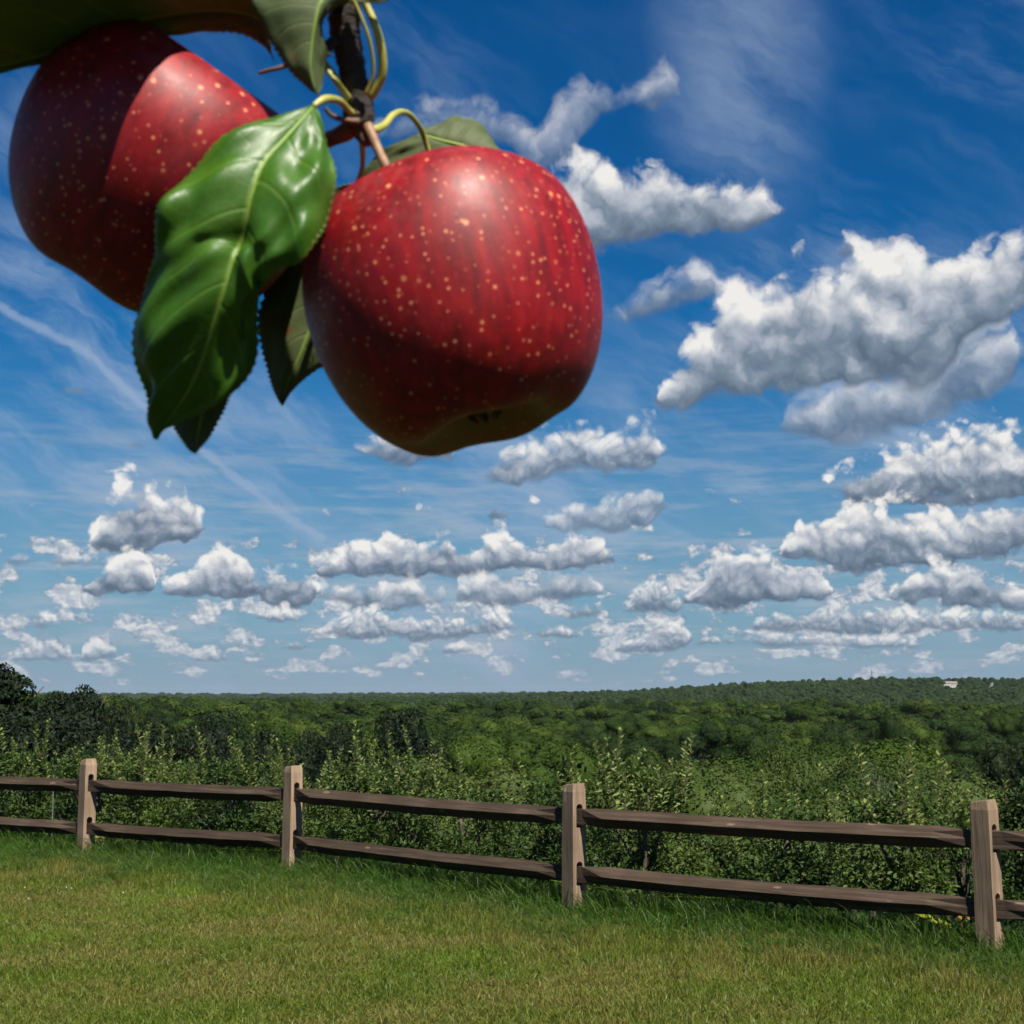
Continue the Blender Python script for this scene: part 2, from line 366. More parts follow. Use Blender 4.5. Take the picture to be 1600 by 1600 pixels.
def terrain(name, ys, xfun, nx, mat):
    vs = []
    for y in ys:
        xs = xfun(y, np.linspace(-1, 1, nx)); vs.append(np.stack([xs, np.full(nx, y), gz(xs, np.full(nx, y))], -1))
    v = np.concatenate(vs); i = np.arange(len(ys) * nx).reshape(len(ys), nx)
    f = np.stack([i[:-1, :-1], i[:-1, 1:], i[1:, 1:], i[1:, :-1]], -1).reshape(-1, 4)
    return obj(name, mesh_np(name, v, f, [mat], True))
m, N, b = material('turf_soil'); M['soil'] = m
pos = geo(N, 'Position')
n1 = N.noise(pos, 1.1, 4, .6, dim='3D'); n2 = N.noise(pos, 26, 4, .7, dim='3D')
c = N.ramp(n1, [(.35, (.022, .030, .010)), (.55, (.035, .040, .014)), (.7, (.065, .055, .026))])
c = N.mix(N.ss(n2, .35, .7), c, (.02, .02, .009, 1))
N.l.new(c, b.inputs['Base Color']); b.inputs['Roughness'].default_value = 1.0; b.inputs['Specular IOR Level'].default_value = .05; bump(N, b, n2, .6, .03)
m, N, b = material('wooded_ground'); M['wood_ground'] = m
n1 = N.noise(geo(N, 'Position'), .05, 6, .7, dim='3D')
N.l.new(N.ramp(n1, [(.35, (.012, .022, .008)), (.65, (.03, .048, .016))]), b.inputs['Base Color']); b.inputs['Roughness'].default_value = 1; b.inputs['Specular IOR Level'].default_value = .05
ys = np.concatenate([np.linspace(-14, 5, 12), np.arange(5.3, 26, .28), np.geomspace(26, 12000, 120)])
g = terrain('ground', ys, lambda y, t: t * (22 + max(y, 0) * .95), 161, M['soil'])
g.data.materials.append(M['wood_ground'])
cen = np.zeros(len(g.data.polygons) * 3); g.data.polygons.foreach_get('center', cen)
g.data.polygons.foreach_set('material_index', (cen.reshape(-1, 3)[:, 1] > 60).astype(np.int32))
tag(g, 'mown grassy ground falling away into a wooded valley', kind='structure')

# ---------------------------------------------------------------- trees
def leaf_quads(pos, nrm, size, r_, aspect=.6, fold=False):
    """one leaf (pointed quad) at each pos, facing nrm"""
    n = len(pos)
    nrm = nrm / (np.linalg.norm(nrm, axis=1)[:, None] + 1e-9)
    a = r_.standard_normal((n, 3)); t = np.cross(nrm, a); t /= np.linalg.norm(t, axis=1)[:, None] + 1e-9
    s = np.cross(nrm, t); sz = np.asarray(size).reshape(-1, 1) * np.ones((n, 1))
    v = np.stack([pos - t * sz * .5, pos + s * sz * aspect * .5 + nrm * sz * .08, pos + t * sz * .5, pos - s * sz * aspect * .5 + nrm * sz * .08], 1)
    return v.reshape(-1, 3), np.arange(n * 4).reshape(n, 4)
_t = (1 + 5 ** .5) / 2
_bm = bmesh.new(); bmesh.ops.create_icosphere(_bm, subdivisions=1, radius=1)
ICO_V = np.array([v.co[:] for v in _bm.verts]); ICO_F = np.array([[v.index for v in f.verts] for f in _bm.faces]); _bm.free()
def crown(name, seed, h, w, nl, per, leaf, mat, shape='round', low=.0, core=.8, jit=.32):
    """crown of leaf clumps: origin at its foot, h high, w wide"""
    r_ = np.random.default_rng(seed); parts = []
    for k in range(nl):
        d = r_.standard_normal(3); d /= np.linalg.norm(d)
        if d[2] < -.35: d[2] *= -.6
        if shape == 'cone':
            z = r_.random() ** 1.3; rad = (1 - z) * .8 + .08; a = r_.random() * 6.283
            c = np.array([math.cos(a) * rad * w * .34, math.sin(a) * rad * w * .34, (.06 + .88 * z) * h]); R = w * (.12 + .12 * (1 - z)) * r_.uniform(.8, 1.25)
        else:
            q = r_.uniform(.45, .78)
            c = np.array([d[0] * w * .5 * q, d[1] * w * .5 * q, h * (.5 + low) + d[2] * h * .5 * q]); R = w * r_.uniform(.15, .26) * (1.15 if k < 3 else 1)
        if core: parts.append((c + ICO_V * R * core * r_.uniform(.85, 1.1, (len(ICO_V), 1)) * [1, 1, .85], [ICO_F]))
        e = r_.standard_normal((per, 3)); e /= np.linalg.norm(e, axis=1)[:, None]
        e[:, 2] = np.where(e[:, 2] < -.5, -e[:, 2], e[:, 2])
        pos = c + e * R * r_.uniform(.80, 1.08, (per, 1)) * [1, 1, .85]
        v, f = leaf_quads(pos, e + r_.standard_normal((per, 3)) * jit + [0, 0, .15], leaf * r_.uniform(.6, 1.35, per), r_, .75)
        parts.append((v, [f]))
    v, f = join(parts)
    return mesh_np(name, v, f, [mat], True)
def trunk(name, seed, h, r, limbs=5, spread=.3, mat=None):
    r_ = np.random.default_rng(seed); parts = []
    w = r_.standard_normal((4, 2)) * h * .012
    pts = [(w[i, 0], w[i, 1], h * z) for i, z in enumerate((-.04, .35, .7, 1.0))]
    parts.append(tube(pts, [r * 1.3, r, r * .7, r * .25], 10, 7))
    for k in range(limbs):
        z0 = h * r_.uniform(.4, .85); a = k / limbs * 6.283 + r_.uniform(-.4, .4); L = h * spread * r_.uniform(.7, 1.2)
        p0 = np.array([0, 0, z0]); d = np.array([math.cos(a), math.sin(a), r_.uniform(.5, 1.1)])
        parts.append(tube([p0, p0 + d * L * .5, p0 + d * L + [0, 0, L * .15]], [r * .5, r * .32, r * .1], 6, 5))
    v, f = join(parts)
    return mesh_np(name, v, f, [mat or M['bark']], True)
BIG = []      # unit-ish broadleaf trees, 17 m: crown mesh, trunk mesh
for k in range(6):
    BIG.append((crown('crown', 100 + k, 13 + k % 3, 13 + (k * 7 % 5) * .9, 12 + k, 380, .38, M['forest_deep' if k in (1, 4) else 'forest']), trunk('trunk', 200 + k, 13, .28), 4.0))
MID = []
for k in range(5):
    MID.append((crown('crown', 120 + k, 5.4, 5.6 + k * .3, 15 + 2 * k, 700, .12, M['slope'] if k != 3 else M['silver']), trunk('trunk', 220 + k, 4.2, .13, 5, .16), .9))
DARK = []
for k in range(4):
    DARK.append((crown('crown', 140 + k, 13.5, 9.5 + k, 26, 640, .30, M['forest_dark'], low=.02, core=.55, jit=.6), trunk('trunk', 240 + k, 13.5, .3), 3.2))
def tree(kind, x, y, height, width=None, rz=0.0, name='broadleaf_tree', z=None):
    cm, tm, foot = kind
    zs = [v.co.z for v in cm.vertices] if 'h' not in cm else None
    if zs is not None:
        cm['h'] = max(zs); cm['w'] = max(abs(v.co.x) for v in cm.vertices) * 2
    sz = height / (cm['h'] + foot); sx = sz if width is None else width / cm['w']
    e = empty(name, (x, y, float(gz(x, y)) if z is None else z), rz)
    obj('crown', cm, e, (0, 0, foot * sz), scale=(sx, sx, sz)); obj('trunk', tm, e, scale=(sx, sx, sz))
    return e
def tree_at(kind, px, ytop, wpx, d, label, name='broadleaf_tree', cat='tree', rz=0.0):
    """a tree whose top shows at (px, ytop) when d metres away"""
    p = P(px, ytop, d); zg = float(gz(p.x, p.y))
    return tag(tree(kind, p.x, p.y, p.z - zg, wpx * d / F, rz, name), label, cat)
tree_at(DARK[0], -45, 1026, 290, 80, 'tall dark tree cut off by the left edge, rising above the horizon', rz=1.0)
tree_at(DARK[1], 128, 1068, 150, 95, 'dark tree with a ragged knobbly top just above the horizon', rz=2.2)
tree_at(DARK[3], 185, 1082, 110, 90, 'rounder dark tree right of the ragged knobbly-topped one', rz=4)
tree_at(DARK[2], 70, 1098, 250, 75, 'broad dark tree in front of the ragged-topped tree', rz=.4)
tree_at(DARK[0], 235, 1130, 190, 66, 'dark tree behind the rails just right of the first post', rz=1)
tree_at(DARK[3], 330, 1106, 190, 92, 'wide round dark tree in the middle of the dark clump', rz=3)
tree_at(DARK[1], 262, 1126, 140, 84, 'smaller dark tree left of the wide round dark one', rz=5)
tree_at(DARK[0], 425, 1138, 140, 88, 'low dark tree right of the wide round dark one', rz=4)
tree_at(DARK[2], 512, 1124, 130, 104, 'dark domed tree standing alone above the second post', rz=2)
tree_at(DARK[0], 640, 1106, 130, 100, 'dark loose-crowned tree right of the domed dark tree', rz=2.5)
tree_at(DARK[0], 540, 1165, 150, 78, 'low dark tree in front of the domed dark tree', rz=1)
tree_at(DARK[3], 390, 1168, 170, 72, 'lowest dark tree of the dark clump behind the first rails', rz=2)
tree_at(DARK[1], 165, 1158, 190, 64, 'dark tree directly behind the first post', rz=3)
tree_at(DARK[3], 1590, 1150, 170, 110, 'large dark tree at the right edge above the last post', rz=1.3)
tree_at(DARK[1], 1480, 1200, 110, 84, 'low dark tree left of the large dark one at the right edge', rz=.3)
tree_at(MID[0], 440, 1176, 80, 46, 'rounded bright green bush showing behind the second post', 'bush', 'bush', rz=.7)
tree_at(MID[1], 1230, 1158, 150, 62, 'pale green broad tree below the forest right of centre', rz=.5)
tree_at(MID[3], 1372, 1192, 105, 40, 'silvery grey green shrub between third and fourth posts', 'shrub', 'shrub', rz=.9)
tree_at(MID[2], 1010, 1156, 130, 58, 'leafy green tree rising behind the third fence post', rz=1.9)
tree_at(BIG[1], 1395, 1108, 85, 300, 'large rounded crown standing proud of the valley forest', rz=.5)
# slope trees and the valley forest
r_ = np.random.default_rng(31)
spots = []
d = 34.0
while d < 1300:
    dia = float(np.interp(d, [34, 60, 120, 250, 1500], [4.4, 7.0, 12.0, 18.5, 22.0]))
    n = int(2 * .43 * d / (dia * 1.2))
    for k in range(n):
        a = -.43 + .86 * (k + .5 + r_.uniform(-.42, .42)) / n; dd = d + r_.uniform(-.45, .45) * dia
        ht = float(np.interp(dd, [34, 60, 100, 150, 250, 500, 1500], [3.2, 6.2, 11, 15, 18, 18.5, 18])) * r_.uniform(.62, 1.22)
        if dd < 118 and dd * 0 + 800 + F * math.tan(a) < 590: continue
        spots.append((dd * math.tan(a), dd, ht, dia * r_.uniform(.80, 1.18)))
    d += dia * 1.2
vis = [s for s in spots if abs(s[0] / s[1]) < .36]
ORD = ['first', 'second', 'third', 'fourth', 'fifth', 'sixth', 'seventh', 'eighth', 'ninth', 'tenth', 'eleventh', 'twelfth', 'thirteenth', 'fourteenth', 'fifteenth',
       'sixteenth', 'seventeenth', 'eighteenth', 'nineteenth', 'twentieth']
near_trees = sorted(vis, key=lambda s: s[1])[:270]
chosen = set(map(id, near_trees)); rest = [s for s in spots if id(s) not in chosen]
for s in near_trees:
    if s[1] < 105:
        e = tree(MID[int(r_.choice(5, p=[.28, .28, .22, .0, .22]))], s[0], s[1], s[2], s[3] * 1.15, r_.uniform(0, 6.28), 'slope_tree')
        tag(e, 'bushy green tree on the slope between orchard and valley forest', 'tree', 'bushy trees on the slope below the orchard')
    else:
        e = tree(BIG[int(r_.integers(6))], s[0], s[1], s[2], s[3], r_.uniform(0, 6.28), 'forest_tree')
        tag(e, 'round-crowned green tree among the nearer valley forest trees', 'tree', 'nearer trees of the valley forest')
def scatter(name, pts, rot, scale, var, protos, mats=()):
    """countless alike plants as one object: instances on points, each point with its own turn, size and kind"""
    me = bpy.data.meshes.new(name); me.vertices.add(len(pts)); me.vertices.foreach_set('co', np.asarray(pts, np.float32).ravel())
    a = me.attributes.new('turn', 'FLOAT_VECTOR', 'POINT'); a.data.foreach_set('vector', np.asarray(rot, np.float32).ravel())
    a = me.attributes.new('size', 'FLOAT_VECTOR', 'POINT'); a.data.foreach_set('vector', np.asarray(scale, np.float32).ravel())
    a = me.attributes.new('pick', 'INT', 'POINT'); a.data.foreach_set('value', np.asarray(var, np.int32))
    o = obj(name, me)
    ng = bpy.data.node_groups.new(name, 'GeometryNodeTree')
    ng.interface.new_socket('Geometry', in_out='INPUT', socket_type='NodeSocketGeometry'); ng.interface.new_socket('Geometry', in_out='OUTPUT', socket_type='NodeSocketGeometry')
    n = ng.nodes; l = ng.links; gi = n.new('NodeGroupInput'); go = n.new('NodeGroupOutput')
    jn = n.new('GeometryNodeJoinGeometry')
    for pr in reversed(protos):
        oi = n.new('GeometryNodeObjectInfo'); oi.inputs['Object'].default_value = pr; oi.inputs['As Instance'].default_value = True
        l.new(oi.outputs['Geometry'], jn.inputs[0])
    ip = n.new('GeometryNodeInstanceOnPoints'); ip.inputs['Pick Instance'].default_value = True
    def attr(nm, ty):
        k = n.new('GeometryNodeInputNamedAttribute'); k.data_type = ty; k.inputs[0].default_value = nm; return k.outputs[0]
    l.new(gi.outputs[0], ip.inputs['Points']); l.new(jn.outputs[0], ip.inputs['Instance'])
    l.new(attr('pick', 'INT'), ip.inputs['Instance Index']); l.new(attr('size', 'FLOAT_VECTOR'), ip.inputs['Scale'])
    er = n.new('FunctionNodeEulerToRotation'); l.new(attr('turn', 'FLOAT_VECTOR'), er.inputs[0]); l.new(er.outputs[0], ip.inputs['Rotation'])
    l.new(ip.outputs[0], go.inputs[0])
    md = o.modifiers.new('scatter', 'NODES'); md.node_group = ng
    for mm in mats: me.materials.append(mm)
    return o
FAR = [bpy.data.objects.new('far_tree', crown('far_tree', 180 + k, 14, 12, 9, 190, .66, M['forest_deep' if k == 2 else 'forest'], core=.8)) for k in range(4)]
FARR = [bpy.data.objects.new('ridge_tree', crown('ridge_tree', 190 + k, 14, 13, 9, 45, 1.3, M['far'], core=.85)) for k in range(3)]
pts = np.array([(s[0], s[1], float(gz(s[0], s[1])) + s[2] * .2) for s in rest])
sz = np.array([(s[3] / 12, s[3] / 12, s[2] * .8 / 14) for s in rest]); n = len(rest)
tag(scatter('forest', pts, np.stack([np.zeros(n), np.zeros(n), r_.uniform(0, 6.28, n)], -1), sz, r_.integers(0, 4, n), FAR),
    'unbroken green forest filling the valley to the far distance', 'forest', kind='stuff')
pp = []
for y0, y1, dy in ((1600, 2750, 15), (4900, 6600, 45)):
    y = y0
    while y < y1:
        k = int(.86 * y / (dy * .95)); xs = (np.arange(k) + .5 + r_.uniform(-.45, .45, k)) / k * .86 * y - .43 * y
        pp.append(np.stack([xs, y + r_.uniform(-.45, .45, k) * dy, np.full(k, dy / 14)], -1)); y += dy * .9
pp = np.concatenate(pp)
pa = pp[:, 0] / pp[:, 1] * F + 800
clear = np.zeros(len(pp), bool)
for hx, hw in ((1482, 16), (1545, 9), (1433, 7)): clear |= (np.abs(pa - hx) < hw) & (pp[:, 1] > 2080) & (pp[:, 1] < 2300)
pp = pp[~clear]; n = len(pp)
zz = gz(pp[:, 0], pp[:, 1]); hs = np.minimum(pp[:, 2], 1.8) * r_.uniform(.75, 1.25, n)
tag(scatter('ridge_forest', np.stack([pp[:, 0], pp[:, 1], zz + 2], -1), np.stack([np.zeros(n), np.zeros(n), r_.uniform(0, 6.28, n)], -1),
            np.stack([pp[:, 2] * 1.1, pp[:, 2] * 1.1, hs], -1), r_.integers(0, 3, n), FARR), 'dark tree cover on the far ridge along the horizon', 'forest', kind='stuff')

# houses and a mast on the far ridge
m, N, b = material('house_wall'); b.inputs['Base Color'].default_value = (.40, .39, .37, 1); M['wall'] = m
m, N, b = material('house_roof'); b.inputs['Base Color'].default_value = (.16, .15, .15, 1); M['roof'] = m
m, N, b = material('dark_glass'); b.inputs['Base Color'].default_value = (.03, .04, .05, 1); b.inputs['Roughness'].default_value = .1; M['glass'] = m
m, N, b = material('mast_steel'); b.inputs['Base Color'].default_value = (.2, .2, .21, 1); b.inputs['Metallic'].default_value = .5; M['steel'] = m
def box(x0, x1, y0, y1, z0, z1):
    v = np.array([(x, y, z) for z in (z0, z1) for x, y in ((x0, y0), (x1, y0), (x1, y1), (x0, y1))], float)
    return v, [np.array([(3, 2, 1, 0), (4, 5, 6, 7), (0, 1, 5, 4), (1, 2, 6, 5), (2, 3, 7, 6), (3, 0, 4, 7)])]
def house(px, ypx, w, h, label, rz, d=2290):
    p = P(px, ypx, d); e = empty('house', (p.x, p.y, p.z - h), rz)
    tag(e, label, 'house', 'houses on the far ridge')
    v, f = box(-w / 2, w / 2, -5, 5, 0, h); obj('wall', mesh_np('wall', v, f, [M['wall']]), e)
    o = .6; rh = 3.2
    v = np.array([(-w / 2 - o, -5.6, h), (w / 2 + o, -5.6, h), (w / 2 + o, 5.6, h), (-w / 2 - o, 5.6, h), (-w / 2 - o, 0, h + rh), (w / 2 + o, 0, h + rh)])
    obj('roof', mesh_np('roof', v, [np.array([(0, 1, 5, 4), (2, 3, 4, 5), (3, 2, 1, 0)]), np.array([(0, 4, 3), (1, 2, 5)])], [M['roof']]), e, (0, 0, .01))
    wm = mesh_np('window', *box(-.7, .7, -.05, .05, 0, 1.5), [M['glass']])
    for k in range(int(w / 4)): obj('window', wm, e, (-w / 2 + 2 + k * 4, -5.03, h * .45))
house(1482, 1068, 24, 7, 'wide white house among trees on the far ridge crest', .1)
house(1545, 1070, 12, 6, 'small white house right of the wide one on the ridge', -.2)
house(1433, 1071, 8, 5, 'smallest pale house left of the wide one on the ridge', .3)
p = P(1362, 1047, 2350); zg = float(gz(p.x, p.y)); H_ = p.z - zg
e = empty('radio_mast', (p.x, p.y, zg)); tag(e, 'thin grey radio mast standing on the far ridge', 'mast')
parts = []
for a in range(3):
    q = np.array([math.cos(a * 2.094) * .8, math.sin(a * 2.094) * .8]); parts.append(tube([(q[0], q[1], 0), (q[0] * .7, q[1] * .7, H_ * .6), (q[0] * .4, q[1] * .4, H_)], [.3] * 3, 4, 5))
obj('leg', mesh_np('leg', *join(parts), [M['steel']]), e)
for k in range(8):
    z0 = H_ * k / 8; r0 = .55 * (1 - k / 14); a = k * 2.094
    obj('brace', mesh_np('brace', *tube([(math.cos(a) * r0, math.sin(a) * r0, z0), (0, 0, z0 + H_ / 16), (math.cos(a + 2.1) * r0, math.sin(a + 2.1) * r0, z0 + H_ / 8)], [.06] * 3, 4, 4), [M['steel']]), e)
obj('antenna', mesh_np('antenna', *tube([(0, 0, H_ - .5), (0, 0, H_ + 1), (0, 0, H_ + 3)], [.3, .25, .15], 4, 5), [M['steel']]), e)

# ---------------------------------------------------------------- orchard trees behind the fence
def orchard_tree(seed, top=1.35, w=1.25, shoots=11, mass=6500):
    """young apple tree: bushy body and upright leafy shoots; returns crown and trunk meshes"""
    r_ = np.random.default_rng(seed); parts = []; stems = []
    L6 = np.array([(-.5, 0, 0), (-.15, .24, .05), (.2, .2, .05), (.5, 0, -.04), (.2, -.2, .05), (-.15, -.24, .05)])
    def leaves(pos, along, nrm, size):
        n = len(pos); along = along / np.linalg.norm(along, axis=1)[:, None]
        s = np.cross(nrm, along); s /= np.linalg.norm(s, axis=1)[:, None] + 1e-9; nn = np.cross(along, s)
        q = L6[None] * np.asarray(size).reshape(-1, 1, 1)
        v = pos[:, None] + (q[..., :1] + .5 * np.asarray(size).reshape(-1, 1, 1)) * along[:, None] + q[..., 1:2] * s[:, None] + q[..., 2:] * nn[:, None]
        i = np.arange(n * 6).reshape(n, 6)
        return v.reshape(-1, 3), [np.concatenate([i[:, [0, 1, 2, 3]], i[:, [0, 3, 4, 5]]])]
    # clumps in the body
    nc = 21; cs = []
    for k in range(nc):
        a = r_.uniform(0, 6.283); q = math.sqrt(r_.random()) * .42 * w; z = r_.uniform(.12, .95) * top
        q *= 1.0 if z < .6 * top else .8
        cs.append((math.cos(a) * q, math.sin(a) * q, z, r_.uniform(.13, .23)))
    per = mass // nc
    for c in cs:
        e = r_.standard_normal((per, 3)); e /= np.linalg.norm(e, axis=1)[:, None]
        pos = np.array(c[:3]) + e * c[3] * r_.uniform(.5, 1.1, (per, 1))
        al = e + r_.standard_normal((per, 3)) * .6 + [0, 0, -.1]
        parts.append(leaves(pos, al, r_.standard_normal((per, 3)) * .6 + [0, 0, 1], .044 * r_.uniform(.6, 1.3, per)))
        stems.append(tube([(0, 0, c[2] * .35), (c[0] * .5, c[1] * .5, c[2] * .65), c[:3]], [.014, .009, .004], 5, 5))
    # upright shoots with leaves all the way up
    for k in range(shoots):
        a = r_.uniform(0, 6.283); q = r_.uniform(.05, .46) * w; z0 = top * r_.uniform(.6, .9); L = r_.uniform(.2, .72)
        p0 = np.array([math.cos(a) * q, math.sin(a) * q, z0]); le = r_.standard_normal(3) * .2; le[2] = 1
        path = [p0, p0 + le * L * .5, p0 + le * L + [le[0] * .08, le[1] * .08, 0]]
        stems.append(tube(path, [.006, .0045, .002], 6, 4))
        nl = int(L / .0125); tt = np.linspace(.02, 1.0, nl); pc = catmull(path, nl)
        ph = np.arange(nl) * 2.4 + r_.uniform(0, 6); out = np.stack([np.cos(ph), np.sin(ph), np.full(nl, .0)], -1)
        al = out + np.array([0, 0, 1]) * (.25 + .9 * tt[:, None]) + r_.standard_normal((nl, 3)) * .2
        parts.append(leaves(pc, al, np.array([0, 0, 1]) - out * .4 + r_.standard_normal((nl, 3)) * .25, .082 * (1.08 - .45 * tt) * r_.uniform(.75, 1.15, nl)))
    nb = sum(len(f_[0]) for v_, f_ in parts[:nc]); v, f = join(parts); cm = mesh_np('crown', v, f, [M['orchard'], M['young']], False, (np.arange(len(f[0])) >= nb).astype(int))
    stems.append(tube([(0, 0, -.15), (.02, .0, top * .3), (-.01, .02, top * .7)], [.035, .028, .014], 8, 7))
    v, f = join(stems); tm = mesh_np('trunk', v, f, [M['bark']], True)
    return cm, tm
ORCH = [orchard_tree(300 + k, shoots=(9, 13, 17, 11, 20)[k]) for k in range(5)]
r_ = np.random.default_rng(5)
def fence_pt(s, off):
    """point along the fence line, off metres behind it"""
    a, b_ = Vector((-8.8, 18.35)), Vector((8.6, 7.15)); dv = (b_ - a); L = dv.length; dv.normalize()
    xs = -9.5 + s * .82; y = float(fence_y(xs)); return xs + off * .52, y + off * .85
rows = [(2.1, 0.0, .84, 'row right behind the fence'), (4.6, .5, 1.0, 'second row behind the fence')]
for off, ph, hs, rowname in rows:
    sp = 1.08 if off < 3 else 1.3 if off < 6 else 1.6
    made = []
    for k in range(int(19 / sp)):
        x, y = fence_pt(ph + k * sp + r_.uniform(-.18, .18), off + r_.uniform(-.25, .25))
        if abs(x / y) > .38: continue
        z = float(gz(x, y)); hh = hs * r_.uniform(.86, 1.14)
        cm, tm = ORCH[int(r_.integers(5))]
        e = empty('orchard_tree', (x, y, z), r_.uniform(0, 6.28)); obj('crown', cm, e, scale=(1.05 * (.6 + .4 * hs), 1.05 * (.6 + .4 * hs), hh)); obj('trunk', tm, e, scale=(1, 1, hh))
        made.append((x / y, e))
    made.sort(key=lambda q: q[0])
    for k, (_, e) in enumerate(made):
        tag(e, 'young apple tree, %s from the left in the %s' % (ORD[k], rowname), 'apple tree', 'young orchard trees, ' + rowname)
# the tallest shoots stand left of the last post
p = P(1500, 1180, 12.0); z = float(gz(p.x, p.y)); e = empty('orchard_tree', (p.x, p.y, z), 2.0)
cm, tm = orchard_tree(330, top=1.25, w=.7, shoots=7, mass=1200); s_ = (p.z - z) / 1.72
obj('crown', cm, e, scale=s_); obj('trunk', tm, e, scale=s_); tag(e, 'tallest leafy apple shoots standing just left of the last post', 'apple tree', 'young orchard trees, tall shoots')

# ---------------------------------------------------------------- split-rail fence
def wood(name, dark, mid, lite, knots=.5, along='X', fine=1.0):
    m, N, b = material(name)
    tc = coord(N); rnd = oinfo(N)
    off = N.v('ADD', tc, N.xyz(N.m('MULTIPLY', rnd, 37.0), N.m('MULTIPLY', rnd, 11.0), 0.0))
    st = (1.2, 26, 26) if along == 'X' else (26, 26, 1.2)
    g1 = N.noise(N.v('MULTIPLY', off, st), 1.6, 6, .65, .4, dim='3D')
    g2 = N.noise(off, 3.0, 3, .5, dim='3D')
    c = N.ramp(g1, [(.28, dark), (.5, mid), (.72, lite)])
    c = N.mix(N.ss(g2, .35, .7, 0, .55), c, (*[q * .62 for q in mid], 1))
    kv = N.v('MULTIPLY', off, (2.6, 9, 9) if along == 'X' else (9, 9, 2.0))
    vd = N.voro(kv, 1.0, 0, .5, 'F1', '3D'); vc = N.voro(kv, 1.0, 0, .5, 'F1', '3D', out='Color')
    on = N.m('LESS_THAN', N.sep(vc)[0], knots)
    ring = N.m('MULTIPLY', N.ss(vd, .15, .09), on); eye = N.m('MULTIPLY', N.ss(vd, .07, .03), on)
    c = N.mix(N.m('MULTIPLY', ring, .75), c, (*[min(q * 1.7, .6) for q in lite], 1)); c = N.mix(N.m('MULTIPLY', eye, .7), c, (.09, .045, .025, 1))
    N.l.new(c, b.inputs['Base Color']); b.inputs['Roughness'].default_value = .85; b.inputs['Specular IOR Level'].default_value = .12
    crk = N.ss(N.noise(N.v('MULTIPLY', off, (.7, 60, 60) if along == 'X' else (60, 60, .7)), 1.0, 3, .6, .2, dim='3D'), .33, .26)
    c = N.mix(N.m('MULTIPLY', crk, .75), c, (*[q * .3 for q in dark], 1))
    wv = N.m('MULTIPLY_ADD', rnd, .35, .80); c = N.v('MULTIPLY', c, N.xyz(wv, wv, wv)); N.l.new(c, b.inputs['Base Color'])
    bump(N, b, N.m('SUBTRACT', g1, crk), .7, .006)
    return m
M['rail'] = wood('weathered_rail', (.022, .015, .011), (.051, .036, .026), (.092, .067, .050), .6)
M['post'] = wood('post_wood', (.15, .098, .060), (.255, .180, .122), (.35, .262, .188), .10, 'Z')
m, N, b = material('slot_dark'); b.inputs['Base Color'].default_value = (.05, .033, .022, 1); b.inputs['Roughness'].default_value = .9; M['slot'] = m
UP_Z, LO_Z = .742, .325
def post_mesh(seed, rail_dirs):
    """square post with chamfered head and two arched slots cut through along local X"""
    r_ = random.Random(seed); W = .072; D = .058
    bm = bmesh.new(); segs = [-.35, 0, .25, .5, .75, .93, .985]
    rings = []
    for z in segs:
        k = 1.0 if z < .95 else .86
        wx = .5 * .125 * k; tw = r_.uniform(-.002, .002)
        rings.append([bm.verts.new((sx * wx + tw + r_.uniform(-.0015, .0015), sy * wx + r_.uniform(-.0015, .0015), z + (.0 if z < .98 else sx * .008))) for sx, sy in ((-1, -1), (1, -1), (1, 1), (-1, 1))])
    for a, b_ in zip(rings, rings[1:]):
        for k in range(4): bm.faces.new((a[k], a[(k + 1) % 4], b_[(k + 1) % 4], b_[k]))
    bm.faces.new(rings[-1]); bm.faces.new(rings[0][::-1])
    ve = [e for e in bm.edges if abs(e.verts[0].co.z - e.verts[1].co.z) > .01]
    bmesh.ops.bevel(bm, geom=ve, offset=.007, segments=2, affect='EDGES', profile=.6)
    me = bpy.data.meshes.new('post'); bm.to_mesh(me); bm.free()
    o = bpy.data.objects.new('post', me); COL.objects.link(o)
    cb = bmesh.new()
    for zc in (UP_Z, LO_Z):
        pr = [(-.03, zc - .072), (.03, zc - .072), (.03, zc + .075)] + [(.03 * math.cos(a), zc + .075 + .026 * math.sin(a)) for a in (.5, 1.05, 1.57, 2.09, 2.64)] + [(-.03, zc + .075)]
        A = [cb.verts.new((-.2, y, z)) for y, z in pr]; B = [cb.verts.new((.2, y, z)) for y, z in pr]
        for k in range(len(pr)): cb.faces.new((A[k], A[(k + 1) % len(pr)], B[(k + 1) % len(pr)], B[k]))
        cb.faces.new(A[::-1]); cb.faces.new(B)
    bmesh.ops.recalc_face_normals(cb, faces=cb.faces)
    cme = bpy.data.meshes.new('cut'); cb.to_mesh(cme); cb.free(); co_ = bpy.data.objects.new('cut', cme); COL.objects.link(co_)
    md = o.modifiers.new('slot', 'BOOLEAN'); md.object = co_; md.operation = 'DIFFERENCE'; md.solver = 'EXACT'
    bpy.context.view_layer.update()
    out = bpy.data.meshes.new_from_object(o.evaluated_get(bpy.context.evaluated_depsgraph_get()))
    bpy.data.objects.remove(o); bpy.data.objects.remove(co_); out.materials.clear(); out.materials.append(M['post'])
    return out
